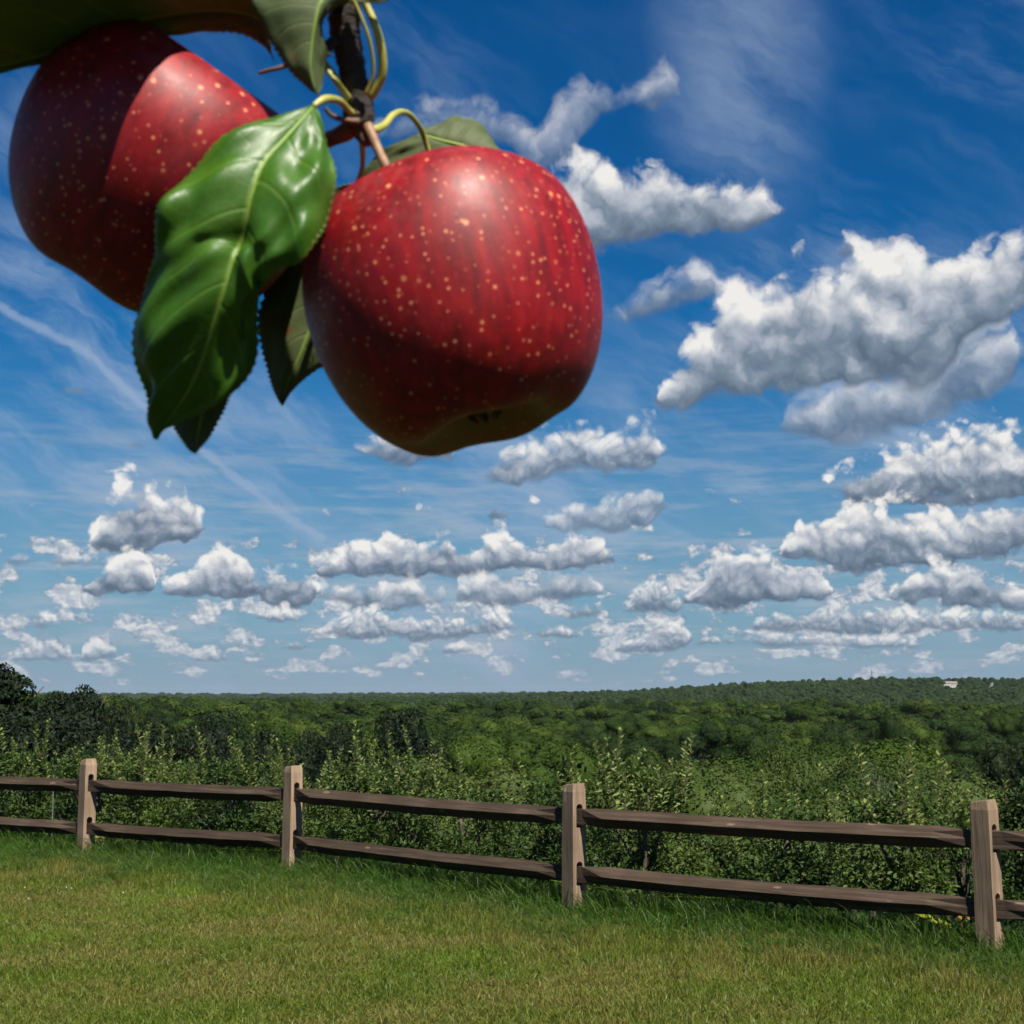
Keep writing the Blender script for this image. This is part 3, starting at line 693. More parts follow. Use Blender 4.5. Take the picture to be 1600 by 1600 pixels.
def rail_mesh(L, seed, h=.134):
    """diamond rail, 4-sided, both ends hewn down to a flat tenon; runs along X from 0 to L"""
    r_ = random.Random(seed); a = h / 2
    full = [(0, a), (-.031, a * .5), (-.062, .0 * a), (-.029, -.5 * a), (0.0, -a), (.03, -.5 * a), (.06, .0), (.03, .5 * a)]
    ten = [(0, .055), (-.021, .055), (-.021, 0), (-.021, -.055), (0, -.055), (.021, -.055), (.021, 0), (.021, .055)]
    secs = []
    e0, e1 = r_.uniform(.28, .42), r_.uniform(.28, .42)
    S = [(-.02, 1), (.09, 1), (e0, 0)] + [(e0 + (L - e0 - e1) * k / 8, 0) for k in range(1, 8)] + [(L - e1, 0), (L - .09, 1), (L + .02, 1)]
    V = []
    for i, (s, k) in enumerate(S):
        bz = -.012 * math.sin(math.pi * s / L) + (r_.uniform(-.003, .003) if k == 0 else 0); g_ = r_.uniform(.97, 1.03)
        for f_, t_ in zip(full, ten): V.append((s, (f_[0] * g_ * (1 - k) + t_[0] * k), (f_[1] * g_ * (1 - k) + t_[1] * k) + bz))
    n = len(S); i = np.arange(n * 8).reshape(n, 8); nx = np.roll(i, -1, 1)
    f = [np.stack([i[:-1], i[1:], nx[1:], nx[:-1]], -1).reshape(-1, 4), i[0][None, :], i[-1][::-1][None, :]]
    return mesh_np('rail', np.array(V), f, [M['rail']])
fence = empty('split_rail_fence', (POSTS[0][0], POSTS[0][1], 0))
tag(fence, 'two-rail split wooden fence with pale posts and dark weathered rails', 'fence')
base = Vector((POSTS[0][0], POSTS[0][1], 0))
lean = [0, .006, .012, .004, -.018, 0]; turn = math.radians(-57)
for k, (x, y) in enumerate(POSTS):
    o = obj('post', post_mesh(40 + k, None), fence, Vector((x, y, float(gz(x, y)))) - base)
    if 0 < k < len(POSTS) - 1:
        d0 = Vector(POSTS[k + 1]) - Vector(POSTS[k - 1]); an = math.atan2(d0.y, d0.x)
    else: an = math.radians(-34)
    an = an * .45 + turn * .55
    o.rotation_euler = (0, lean[k], an + random.Random(k).uniform(-.03, .03))
for k in range(len(POSTS) - 1):
    a, b_ = Vector((*POSTS[k], 0)), Vector((*POSTS[k + 1], 0)); dv = b_ - a; L = dv.length; u_ = dv.normalized(); side = Vector((-u_.y, u_.x, 0))
    for j, zc in enumerate((UP_Z, LO_Z)):
        me = rail_mesh(L, 60 + 2 * k + j)
        o = obj('rail', me, fence, a + Vector((0, 0, zc)) - base)
        o.rotation_euler = (0, 0, math.atan2(dv.y, dv.x))

# small things behind the fence
m, N, b = material('yellow_tape'); b.inputs['Base Color'].default_value = (.17, .20, .008, 1); b.inputs['Roughness'].default_value = .6; b.inputs['Specular IOR Level'].default_value = .15; M['tape'] = m
def strip(path, width, n, seed, name):
    r_ = np.random.default_rng(seed); c = catmull(path, n); tg = np.gradient(c, axis=0); tg /= np.linalg.norm(tg, axis=1)[:, None]
    ang = np.cumsum(r_.standard_normal(n) * .12) + .9; s = np.cross(tg, [0, 0, 1.0]); s /= np.linalg.norm(s, axis=1)[:, None]
    d = s * np.cos(ang)[:, None] + np.array([0, 0, 1.0]) * np.sin(ang)[:, None]
    nn = np.cross(tg, d) * .0012
    v = np.stack([c - d * width / 2, c + d * width / 2, c + d * width / 2 + nn, c - d * width / 2 + nn], 1)
    i = np.arange(n * 4).reshape(n, 4); nx = np.roll(i, -1, 1)
    return mesh_np(name, v.reshape(-1, 3), [np.stack([i[:-1], nx[:-1], nx[1:], i[1:]], -1).reshape(-1, 4)], [M['tape']])
def behind(px, off, h):
    """a point off metres behind the fence where it crosses that column"""
    a = (px - 800) / F
    for y in np.arange(6, 24, .02):
        if y - float(fence_y(a * y)) >= off: return np.array([a * y, y, float(gz(a * y, y)) + h])
tp = [behind(x, o_, h_) for x, o_, h_ in ((300, .5, .16), (420, .5, .18), (560, .5, .20), (640, .55, .22), (740, .55, .23), (860, .5, .21), (1000, .5, .16), (1150, .55, .18), (1300, .5, .26), (1350, .45, .30), (1430, .35, .20), (1500, .4, .10))]
o = obj('marking_tape', strip(tp, .035, 220, 3, 'marking_tape')); tag(o, 'yellow plastic tape strung low through the grass behind the fence', 'tape')
q = behind(93, 1.6, 0); me = mesh_np('stake', *tube([(0, 0, -.2), (.004, 0, .4), (0, 0, .88)], [.007] * 3, 6, 6), [M['steel']])
o = obj('metal_stake', me, None, q); tag(o, 'thin grey metal stake standing left of the first post', 'stake')

# ---------------------------------------------------------------- grass
def grass_mat(name, cols, dry, bright, trans=.25):
    m, N, b = material(name)
    pos = geo(N, 'Position'); isl = geo(N, 'Random Per Island')
    c = N.ramp(isl, [(i / (len(cols) - 1), q) for i, q in enumerate(cols)])
    n1 = N.noise(pos, .9, 4, .62, dim='3D'); n2 = N.noise(N.v('ADD', pos, (31, 7, 0)), .55, 3, .6, dim='3D')
    dm = N.m('MULTIPLY', N.ss(n1, .38, .62), N.m('GREATER_THAN', N.m('FRACT', N.m('MULTIPLY', isl, 7.3)), .3))
    c = N.mix(N.m('MULTIPLY', dm, dry[1]), c, (*dry[0], 1)); c = N.mix(N.ss(n2, .55, .70, 0, .55), c, (*bright, 1))
    N.l.new(c, b.inputs['Base Color']); b.inputs['Roughness'].default_value = .5; b.inputs['Specular IOR Level'].default_value = .3
    tr = N.n.new('ShaderNodeBsdfTranslucent'); N.l.new(c, tr.inputs[0]); mx = N.n.new('ShaderNodeMixShader'); mx.inputs[0].default_value = trans
    N.l.new(b.outputs[0], mx.inputs[1]); N.l.new(tr.outputs[0], mx.inputs[2]); N.l.new(mx.outputs[0], N.n['Material Output'].inputs[0])
    return m
M['lawn'] = grass_mat('lawn_blades', [(.030, .066, .004), (.064, .112, .006), (.112, .148, .012), (.175, .16, .036)], ((.19, .150, .045), .65), (.095, .195, .010))
M['tall'] = grass_mat('tall_blades', [(.013, .044, .003), (.025, .075, .005), (.046, .105, .009), (.085, .14, .022)], ((.10, .12, .03), .2), (.05, .12, .010), .3)
def tuft(name, seed, n, rad, l0, l1, w, lean, mat):
    r_ = np.random.default_rng(seed); a = r_.uniform(0, 6.283, n); q = rad * np.sqrt(r_.random(n))
    base_ = np.stack([np.cos(a) * q, np.sin(a) * q, np.full(n, -.01)], -1); L = r_.uniform(l0, l1, n)
    az = r_.uniform(0, 6.283, n); ld = np.stack([np.cos(az), np.sin(az), np.zeros(n)], -1) * (np.abs(r_.standard_normal(n)) * lean)[:, None]
    tw = r_.uniform(0, 6.283, n); s = np.stack([np.cos(tw), np.sin(tw), np.zeros(n)], -1) * (w * r_.uniform(.7, 1.3, n) / 2)[:, None]
    up = np.array([0, 0, 1.0])
    pts = []
    for t, k in ((0, 1.0), (.45, .95), (.8, .6)):
        c = base_ + (up * t * (1 - .12 * t) + ld * t * t) * L[:, None]; pts += [c - s * k, c + s * k]
    pts.append(base_ + (up * (1 - .18) + ld) * L[:, None])
    v = np.stack(pts, 1).reshape(-1, 3); i = np.arange(n * 7).reshape(n, 7)
    return bpy.data.objects.new(name, mesh_np(name, v, [np.concatenate([i[:, [0, 1, 3, 2]], i[:, [2, 3, 5, 4]]]), i[:, [4, 5, 6]]], [mat]))
r_ = np.random.default_rng(77)
LT = [tuft('lawn_tuft', 400 + k, 60, .11, .022, .065, .0036, .75, M['lawn']) for k in range(5)]
TT = [tuft('tall_tuft', 420 + k, 34, .10, .12, .34, .0052, .55, M['tall']) for k in range(5)]
n = 26000
y = r_.uniform(6.6, 19, n); x = r_.uniform(-.42, .42, n) * y; s = (y - fence_y(x)) * .79
ok = s < .6; x, y, s = x[ok], y[ok], s[ok]; n = len(x)
edge = .5 + .5 * np.sin(x * 2.1 + 1) * np.sin(x * .9)
grow = 1 + 1.3 * sstep(-1.9, -.5, s + .4 * edge - .2)
tag(scatter('lawn_grass', np.stack([x, y, gz(x, y)], -1), np.stack([r_.normal(0, .12, n), r_.normal(0, .12, n), r_.uniform(0, 6.28, n)], -1),
            np.stack([np.ones(n), np.ones(n), grow * r_.uniform(.7, 1.3, n)], -1), r_.integers(0, 5, n), LT), 'short sunlit lawn grass with dry brown patches', 'grass', kind='stuff')
n = 22000
x = r_.uniform(-8, 7, n); s = r_.uniform(-1.35, 2.1, n); y = fence_y(x) + s / .79
pk = r_.random(n) < np.clip((s + 1.25) / .75 + .55 * np.sin(x * 3.1 + 2 * np.sin(x * 1.7)) - .15, 0, 1)
ok = (np.abs(x / y) < .42) & pk; x, y, s = x[ok], y[ok], s[ok]; n = len(x)
hgt = (.5 + .65 * sstep(-1.2, -.1, s)) * (1 - .68 * sstep(-.05, .45, s)) * (1 - .52 * sstep(.15, -.3, s)) * r_.uniform(.55, 1.2, n)
tag(scatter('tall_grass', np.stack([x, y, gz(x, y)], -1), np.stack([r_.normal(0, .16, n), r_.normal(0, .16, n), r_.uniform(0, 6.28, n)], -1),
            np.stack([np.ones(n), np.ones(n), hgt], -1), r_.integers(0, 5, n), TT), 'long uncut green grass along the foot of the fence', 'grass', kind='stuff')
# clover heads and two coloured weeds
m, N, b = material('clover_white'); b.inputs['Base Color'].default_value = (.38, .38, .34, 1); M['clover'] = m
m, N, b = material('clover_green'); b.inputs['Base Color'].default_value = (.05, .10, .02, 1); M['clover_stem'] = m
def ground_pt(px, py):
    d_ = pdir(px, py); t = -CAM.z / d_.z; return CAM + d_ * t
rr = np.random.default_rng(3); e_ = rr.standard_normal((60, 3)); e_ /= np.linalg.norm(e_, axis=1)[:, None]; e_[:, 2] = np.abs(e_[:, 2])
fl = mesh_np('flower_head', *(lambda v, f: (v, [f]))(*leaf_quads(e_ * .006, e_, .008, rr, .5)), [M['clover']])
st = mesh_np('stem', *tube([(0, 0, -.09), (.003, 0, -.05), (0, 0, 0)], [.0012] * 3, 4, 4), [M['clover_stem']])
for k, (px, py) in enumerate(((38, 1398), (44, 1416), (103, 1397), (111, 1399), (192, 1406))):
    g_ = ground_pt(px, py + 6); e = empty('clover_flower', (g_.x, g_.y, .085)); obj('flower_head', fl, e); obj('stem', st, e)
    tag(e, 'tiny white clover flower in the lawn left of the first post', 'flower', 'white clover flowers in the lawn')
def weed(name, px, off, h, col, label, seed):
    m, N, b = material(name + '_leaf'); b.inputs['Base Color'].default_value = (*col, 1); b.inputs['Roughness'].default_value = .6
    r_ = np.random.default_rng(seed); q = behind(px, off, 0); e = empty(name, q); tag(e, label, 'weed')
    stems, lv = [], []
    for k in range(7):
        a = r_.uniform(0, 6.28); t = np.array([math.cos(a) * .13, math.sin(a) * .13, h * r_.uniform(.7, 1.1)])
        stems.append(tube([(0, 0, -.03), t * [.4, .4, .5], t], [.003, .0025, .001], 6, 4))
        pc = catmull([(0, 0, 0), t * [.4, .4, .5], t], 14)[4:]
        lv.append((lambda v, f: (v, [f]))(*leaf_quads(pc + r_.normal(0, .012, pc.shape), r_.standard_normal(pc.shape) + [0, -.4, .6], r_.uniform(.03, .05, len(pc)), r_, .6)))
    obj('stem', mesh_np('stem', *join(stems), [M['clover_stem']]), e); obj('leaf', mesh_np('leaf', *join(lv), [m]), e)['kind'] = 'stuff'
weed('orange_weed', 1466, .35, .28, (.24, .10, .015), 'small orange-leaved weed just left of the last post', 1)
weed('yellowing_weed', 168, .5, .26, (.30, .24, .06), 'yellowing weed at the right foot of the first post', 2)

# ---------------------------------------------------------------- apples on their spur, hanging close to the camera
def apple_skin(name, seed, stem_dir, green_dir):
    m, N, b = material(name)
    tc = coord(N); nrm = N.v('NORMALIZE', tc)
    zz = N.sep(nrm)[2]
    # ground colour: deep red, yellow-green left around the calyx and on the shaded flank
    st = N.noise(N.v('MULTIPLY', nrm, (7, 7, 1.1)), 1.6, 4, .6, dim='3D')
    bl = N.noise(nrm, 2.2, 3, .5, dim='3D')
    c = N.ramp(st, [(.30, (.095, .0003, .0018)), (.52, (.185, .0005, .003)), (.75, (.27, .003, .004))])
    gm = N.m('ADD', N.v('DOT_PRODUCT', nrm, green_dir, val=True), N.m('MULTIPLY', N.m('SUBTRACT', bl, .5), .5))
    c = N.mix(N.ss(gm, .80, 1.08, 0, .5), c, (.21, .105, .018, 1))
    c = N.mix(N.ss(zz, -.80, -.95, 0, .7), c, (.18, .12, .025, 1))
    # waxy bloom, mottled, thicker towards the stalk
    mot = N.m('MULTIPLY', N.noise(nrm, 13, 4, .7, dim='3D'), N.noise(nrm, 3.0, 2, .5, dim='3D'))
    c = N.mix(N.m('MULTIPLY', N.ss(mot, .20, .36), N.ss(zz, -.1, .8, .01, .15)), c, (.38, .10, .10, 1))
    # lenticels: larger and sparse near the stalk, small and many near the calyx
    def dots(scale, r0, keep, sd):
        v = N.v('ADD', N.v('SCALE', nrm, None), (sd, sd * .7, 0)) if False else N.v('ADD', nrm, (sd, sd * .7, 0))
        d = N.voro(v, scale, 0, .5, 'F1', '3D', rand=.9); cc = N.sep(N.voro(v, scale, 0, .5, 'F1', '3D', out='Color', rand=.9))
        on = N.m('LESS_THAN', cc[0], keep); rad = N.m('MULTIPLY_ADD', cc[1], r0 * .7, r0 * .5)
        q = N.m('DIVIDE', d, rad)
        return N.m('MULTIPLY', N.ss(q, 1.0, .45), on), N.m('MULTIPLY', N.ss(q, 2.1, .9), on)
    d1, h1 = dots(10.5, .205, .95, 1.3); d2, h2 = dots(20.0, .235, .9, 4.1)
    w1 = N.ss(zz, -.35, .15); w2 = N.ss(zz, .75, .1)
    dd = N.m('MAXIMUM', N.m('MULTIPLY', d1, w1), N.m('MULTIPLY', d2, w2)); hh = N.m('MAXIMUM', N.m('MULTIPLY', h1, w1), N.m('MULTIPLY', h2, w2))
    c = N.mix(N.m('MULTIPLY', hh, .35), c, (.30, .012, .012, 1))
    c = N.mix(N.m('MULTIPLY', dd, .85), c, (.62, .27, .12, 1))
    N.l.new(c, b.inputs['Base Color']); b.inputs['Specular IOR Level'].default_value = .34
    ro = N.m('MULTIPLY_ADD', mot, .45, .42); N.l.new(ro, b.inputs['Roughness'])
    b.inputs['Subsurface Weight'].default_value = .0; b.inputs['Subsurface Radius'].default_value = (.6, .12, .08); b.inputs['Subsurface Scale'].default_value = .006
    b.inputs['Coat Weight'].default_value = .05; b.inputs['Coat Roughness'].default_value = .32
    hgt = N.m('ADD', N.noise(nrm, 60, 3, .6, dim='3D'), N.m('MULTIPLY', dd, -.5))
    bump(N, b, hgt, .05, .002)
    return m
PROF = [(0, .60), (.05, .605), (.12, .66), (.22, .775), (.34, .86), (.47, .895), (.62, .875), (.76, .79), (.88, .64), (.965, .42), (1.0, .16), (.992, -.10), (.945, -.36), (.872, -.57), (.78, -.735), (.68, -.855), (.58, -.93), (.485, -.955), (.395, -.93), (.305, -.87), (.21, -.80), (.12, -.765), (.05, -.755), (0, -.755)]
def apple_mesh(seed, R, mat, lobe=.014, squash=.93):
    n, s = 110, 140; p = catmull(PROF, n); a = np.linspace(0, 2 * np.pi, s, endpoint=False)
    r_ = np.random.default_rng(seed); ph = r_.uniform(0, 6)
    t = sstep(.1, -.95, p[:, 1]); tt = sstep(.3, .9, p[:, 1])
    l5 = np.cos(5 * a + ph) + .35 * np.cos(3 * a + 1.7 * ph); wob = .022 * np.cos(a + ph) + .018 * np.cos(2 * a + 2 * ph)
    rad = p[:, 0][:, None] * (1 + lobe * t[:, None] * l5[None] * np.clip(p[:, 0] * 1.6, 0, 1)[:, None] + .02 * tt[:, None] * l5[None] + wob[None])
    rim = np.exp(-((p[:, 0] - .5) / .2) ** 2) * (p[:, 1] < -.5)
    z = (p[:, 1][:, None] * squash - .014 * rim[:, None] * l5[None] + .02 * np.cos(a - 1)[None] * p[:, 0][:, None])
    v = np.stack([rad * np.cos(a), rad * np.sin(a), z], -1)[1:-1]; k = n - 2
    i = np.arange(k * s).reshape(k, s); nx = np.roll(i, -1, 1)
    f = np.stack([i[:-1], i[1:], nx[1:], nx[:-1]], -1).reshape(-1, 4)
    v = np.concatenate([v.reshape(-1, 3), [[0, 0, .60], [0, 0, -.755]]]); c0, c1 = k * s, k * s + 1
    tri = np.concatenate([np.stack([np.full(s, c0), i[0], nx[0]], -1), np.stack([np.full(s, c1), nx[-1], i[-1]], -1)])
    return mesh_np('flesh', v, [f, tri], [mat], True)      # unit radius; scaled by its object
m, N, b = material('stalk'); n1 = N.noise(coord(N), 500, 3, .6, dim='3D')
N.l.new(N.ramp(n1, [(.3, (.14, .07, .035)), (.7, (.30, .17, .085))]), b.inputs['Base Color']); b.inputs['Roughness'].default_value = .6; M['stalk'] = m
m, N, b = material('calyx'); b.inputs['Base Color'].default_value = (.05, .035, .015, 1); b.inputs['Roughness'].default_value = .9; M['calyx'] = m
def apple(cx, cy, d, rpx, axis, spin, label, seed, green, squash=.93):
    c = P(cx, cy, d); R = rpx * d / F; ax = Vector(axis).normalized()
    q = ax.to_track_quat('Z', 'Y'); mt = q.to_matrix().to_4x4() @ Matrix.Rotation(spin, 4, 'Z')
    e = empty('apple', c); e.rotation_euler = mt.to_euler(); tag(e, label, 'apple', 'apples on the spur')
    gl = (mt.to_3x3().inverted() @ Vector(green)).normalized()
    fl = obj('flesh', apple_mesh(seed, R, apple_skin('apple_skin', seed, ax, tuple(gl)), squash=squash), e, scale=R)
    # dry calyx leaves in the basin
    parts = []
    for k in range(5):
        a = k * 1.2566 + .3; o_ = np.array([math.cos(a), math.sin(a), 0])
        parts.append(tube([o_ * .05 + [0, 0, -.75], o_ * .10 + [0, 0, -.83], o_ * .06 + [0, 0, -.90]], [.035, .03, .006], 6, 5))
    obj('calyx', mesh_np('calyx', *join(parts), [M['calyx']], True), e, scale=(R, R, R * squash))
    bpy.context.view_layer.update()
    return e, c, R, ax
def world_tube(name, pix, rad_px, mat, parent, n=28, sides=12, rough=0.0, seed=0):
    """a stem through points (x, y, metres away); its mesh sits relative to the parent"""
    w = [P(*q) for q in pix]; o0 = w[0]
    rr = [r * q[2] / F for r, q in zip(rad_px, pix)]
    v, f = tube([tuple(p - o0) for p in w], rr, n, sides, rough, seed)
    o = obj(name, mesh_np(name, v, f, [mat], True), parent)
    o.matrix_parent_inverse = Matrix.Identity(4); o.location = (parent.matrix_world.inverted() @ o0) if parent else o0
    if parent: o.rotation_euler = parent.matrix_world.to_3x3().inverted().to_euler()
    return o
a2, c2, R2, ax2 = apple(713, 473, .41, 233, (-.25, .05, .95), .6, 'red apple in front with pale speckles and its calyx end showing', 11, (-.75, -.25, -.6))
world_tube('stalk', [(612, 300, .412), (606, 268, .408), (590, 232, .411), (574, 196, .414)], [7.5, 7.5, 7.5, 9], M['stalk'], a2)
a1, c1, R1, ax1 = apple(256, 273, .432, 240, (.57, -.24, .80), 2.0, 'half-shaded red apple hanging behind the big glossy leaf', 12, (-.6, .3, -.7), .84)
world_tube('stalk', [(338, 178, .428), (400, 200, .428), (460, 216, .427), (515, 214, .421), (556, 196, .416)], [7, 7, 8, 10, 12], M['stalk'], a1)

# --- leaves
def leaf_mat(name, top, vein, rough, trans, spec=.5):
    m, N, b = material(name)
    k = N.n.new('ShaderNodeUVMap'); k.uv_map = 'uv'; u, v, _ = N.sep(k.outputs[0])
    s = N.m('MULTIPLY_ADD', u, 2.0, -1.0); a = N.m('ABSOLUTE', s)
    sidev = N.m('MULTIPLY', N.m('SIGN', s), .035)
    ph = N.m('SUBTRACT', N.m('ADD', v, sidev), N.m('MULTIPLY', N.m('POWER', a, 1.25), .17))
    wv = N.m('ABSOLUTE', N.m('SUBTRACT', N.m('FRACT', N.m('MULTIPLY', ph, 8.5)), .5))
    side = N.m('MULTIPLY', N.ss(wv, .075, .0), N.ss(a, 1.0, .55))
    mid = N.ss(a, .05, .015)
    net = N.voro(N.xyz(N.m('MULTIPLY', u, 14.0), N.m('MULTIPLY', v, 30.0)), 1.0, 1, .5, 'DISTANCE_TO_EDGE')
    nv = N.ss(net, .09, .0)
    cl = N.noise(coord(N), 55, 4, .6, dim='3D')
    c = N.mix(N.ss(cl, .35, .68, 0, .55), (*top, 1), (top[0] * 1.7, top[1] * 1.35, top[2] * 1.2, 1))
    c = N.mix(N.m('MULTIPLY', nv, .10), c, (*vein, 1)); c = N.mix(N.m('MULTIPLY', side, .26), c, (*vein, 1)); c = N.mix(N.m('MULTIPLY', mid, .85), c, (*vein, 1))
    c = N.mix(N.ss(a, .955, 1.0, 0, .6), c, (vein[0] * 1.2, vein[1], vein[2], 1))
    spot = N.voro(coord(N), 90, 0, .5, 'F1', '3D'); c = N.mix(N.m('MULTIPLY', N.ss(spot, .16, .08), N.m('GREATER_THAN', cl, .60)), c, (.16, .06, .02, 1))
    N.l.new(c, b.inputs['Base Color']); b.inputs['Specular IOR Level'].default_value = spec
    N.l.new(N.m('MULTIPLY_ADD', cl, .25, rough - .1), b.inputs['Roughness'])
    h = N.m('SUBTRACT', N.m('MULTIPLY', N.noise(coord(N), 260, 3, .6, dim='3D'), .5), N.m('MULTIPLY_ADD', side, .7, N.m('MULTIPLY', nv, .10)))
    bump(N, b, h, .35, .0006)
    tr = N.n.new('ShaderNodeBsdfTranslucent'); hs = N.n.new('ShaderNodeHueSaturation'); hs.inputs['Value'].default_value = 1.5; hs.inputs['Hue'].default_value = .47
    N.l.new(c, hs.inputs['Color']); N.l.new(hs.outputs[0], tr.inputs[0])
    mx = N.n.new('ShaderNodeMixShader'); mx.inputs[0].default_value = trans
    N.l.new(b.outputs[0], mx.inputs[1]); N.l.new(tr.outputs[0], mx.inputs[2]); N.l.new(mx.outputs[0], N.n['Material Output'].inputs[0])
    return m
M['leaf_top'] = leaf_mat('leaf_upper_side', (.034, .110, .005), (.15, .24, .028), .42, .25, .45)
M['leaf_under'] = leaf_mat('leaf_underside', (.060, .085, .032), (.14, .17, .06), .6, .2, .3)
m, N, b = material('petiole'); n1 = N.noise(coord(N), 120, 3, .6, dim='3D')
N.l.new(N.ramp(n1, [(.3, (.26, .27, .035)), (.7, (.38, .36, .09))]), b.inputs['Base Color']); b.inputs['Roughness'].default_value = .45; M['petiole'] = m
m, N, b = material('midrib'); b.inputs['Base Color'].default_value = (.15, .24, .03, 1); b.inputs['Roughness'].default_value = .5; M['midrib'] = m
branch = empty('apple_branch', P(560, 190, .415)); bpy.context.view_layer.update()
tag(branch, 'dark fruiting spur with green leaves carrying the two apples', 'branch')
O = branch.location.copy()
def leaf(rows, d0, face='top', bulge=.0, nt=72, ns=30, seed=0, wave=.0007, teeth=.00075, petiole=None, label=None, thick=.00028):
    """blade from rows of (left, midrib, right), each (x, y, mm nearer or farther than d0)"""
    r_ = np.random.default_rng(seed)
    def edge(k): return catmull([tuple(P(r[k][0], r[k][1], d0 + r[k][2] * .001) - O) for r in rows], nt)
    Lp, Mp, Rp = edge(0), edge(1), edge(2)
    t = np.linspace(0, 1, nt); half = ns // 2
    grid = np.zeros((nt, ns + 1, 3)); sv = np.linspace(-1, 1, ns + 1)
    for j, s in enumerate(sv):
        E = Lp if s < 0 else Rp; a = abs(s)
        grid[:, j] = Mp * (1 - a) + E * a
    tu = np.gradient(grid, axis=0); tv = np.gradient(grid, axis=1); nn = np.cross(tu, tv); nn /= np.linalg.norm(nn, axis=2)[..., None] + 1e-12
    if (nn.reshape(-1, 3) @ np.array(-pdir(800, 800))).mean() < 0: nn = -nn; flip = True
    else: flip = False
    a = np.abs(sv)[None, :]; T = t[:, None]
    w = np.linalg.norm(Rp - Lp, axis=1)[:, None]
    disp = bulge * w * (a * (1 - a)) * 4
    ph = (T - .17 * a ** 1.25) * 8.5 * 2 * np.pi
    disp = disp + wave * np.clip(w / .03, .2, 1) * (np.cos(ph) * .5 * a * (1.15 - a) * 2.2 + 1.1 * a * np.sin(T * 17 - sv[None] * 7 + 1.3 * seed) * np.cos(T * 9 + sv[None] * 4.1) + .9 * a * np.sin(T * 31 + sv[None] * 9 + seed) * np.sin(sv[None] * 6 - T * 8) + .8 * np.sin(T * 23 + sv[None] * 2.3 + seed) * a ** 2 + .7 * np.sin(T * 11 + sv[None] * 5 + 2 * seed) * a)
    disp = disp - .0006 * np.exp(-(a / .07) ** 2)
    grid = grid + nn * disp[..., None]
    saw = (np.arange(nt) % 2) * 2.0 - 1; out = Rp - Lp; out /= np.linalg.norm(out, axis=1)[:, None] + 1e-9
    tl = Mp[-1] - Mp[0]
    fade = (np.sin(np.pi * np.clip(t, .03, .985)) ** .5)[:, None]
    grid[:, 0] -= out * saw[:, None] * teeth * .5 * fade; grid[:, -1] += out * saw[:, None] * teeth * .5 * fade
    m_ = ns + 1; V = np.concatenate([(grid + nn * thick / 2).reshape(-1, 3), (grid - nn * thick / 2).reshape(-1, 3)])
    i = np.arange(nt * m_).reshape(nt, m_); q = np.stack([i[:-1, :-1], i[1:, :-1], i[1:, 1:], i[:-1, 1:]], -1).reshape(-1, 4)
    q2 = q[:, ::-1] + nt * m_
    if flip: q, q2 = q[:, ::-1], q2[:, ::-1]
    ring = np.concatenate([i[0, :], i[1:, -1], i[-1, -2::-1], i[-2:0:-1, 0]]); rn = np.roll(ring, -1); rim = np.stack([ring, rn, rn + nt * m_, ring + nt * m_], -1)
    mi = np.concatenate([np.zeros(len(q)), np.ones(len(q2)), np.ones(len(rim))])
    uv = np.stack(np.broadcast_arrays((sv[None] + 1) / 2, T), -1).reshape(-1, 2); uv = np.concatenate([uv, uv])
    mats = [M['leaf_top'], M['leaf_under']] if face == 'top' else [M['leaf_under'], M['leaf_top']]
    # quads wind either way: check against the normals once
    a0, a1_, a2_ = V[q[len(q) // 2][0]], V[q[len(q) // 2][1]], V[q[len(q) // 2][2]]
    if np.dot(np.cross(a1_ - a0, a2_ - a1_), nn.reshape(-1, 3)[q[len(q) // 2][0] % (nt * m_)]) < 0: q, q2 = q[:, ::-1], q2[:, ::-1]
    o = obj('leaf', mesh_np('leaf', V, [np.concatenate([q, q2, rim])], mats, True, mi, uv), branch)
    if label: o['label'] = label
    # midrib, standing a little proud
    sgn = 1 if face == 'top' else 1
    mc = (grid[:, half] + nn[:, half] * thick * .6)[:int(nt * .93)]
    v, f = tube(mc[::3], np.linspace(.00060, .0002, len(mc[::3])) * (d0 / .4), 40, 7)
    obj('midrib', mesh_np('midrib', v, f, [M['midrib']], True), o)
    if petiole:
        w_ = [P(*z_[:3]) - O for z_ in petiole]; rr = [z_[3] * z_[2] / F for z_ in petiole]
        v, f = tube([tuple(z_) for z_ in w_], rr, 26, 10)
        obj('petiole', mesh_np('petiole', v, f, [M['petiole']], True), o)
    return o
# the big glossy leaf in front
leaf([((487, 167, 14), (490, 165, 14), (493, 167, 14)), ((455, 174, 13), (475, 182, 10), (503, 190, 13)), ((400, 196, 11), (446, 214, 5), (513, 235, 10)),
      ((332, 232, 8), (412, 253, 0), (524, 280, 7)), ((285, 272, 5), (393, 298, -3), (520, 320, 3)), ((258, 322, 2), (384, 342, -3), (501, 360, -2)),
      ((246, 365, 0), (376, 380, -1), (470, 404, -5)), ((238, 405, 0), (364, 405, -3), (428, 424, -3)), ((218, 455, 3), (352, 445, -4), (402, 440, 2)),
      ((207, 512, 6), (336, 500, -2), (399, 488, 7)), ((210, 575, 10), (317, 560, 2), (395, 556, 11)), ((222, 625, 13), (294, 611, 6), (368, 606, 12)),
      ((232, 655, 14), (268, 647, 10), (312, 646, 12)), ((239, 675, 14), (250, 671, 12), (264, 664, 13)), ((244, 686, 14), (245, 687, 14), (247, 686, 14))],
     .378, 'top', .10, 110, 40, 1, .0017, .0006, [(490, 166, .392, 4.5), (508, 155, .395, 6.5), (530, 158, .404, 6), (546, 174, .411, 6), (560, 182, .415, 7)], 'large glossy creased leaf hanging between the two apples')
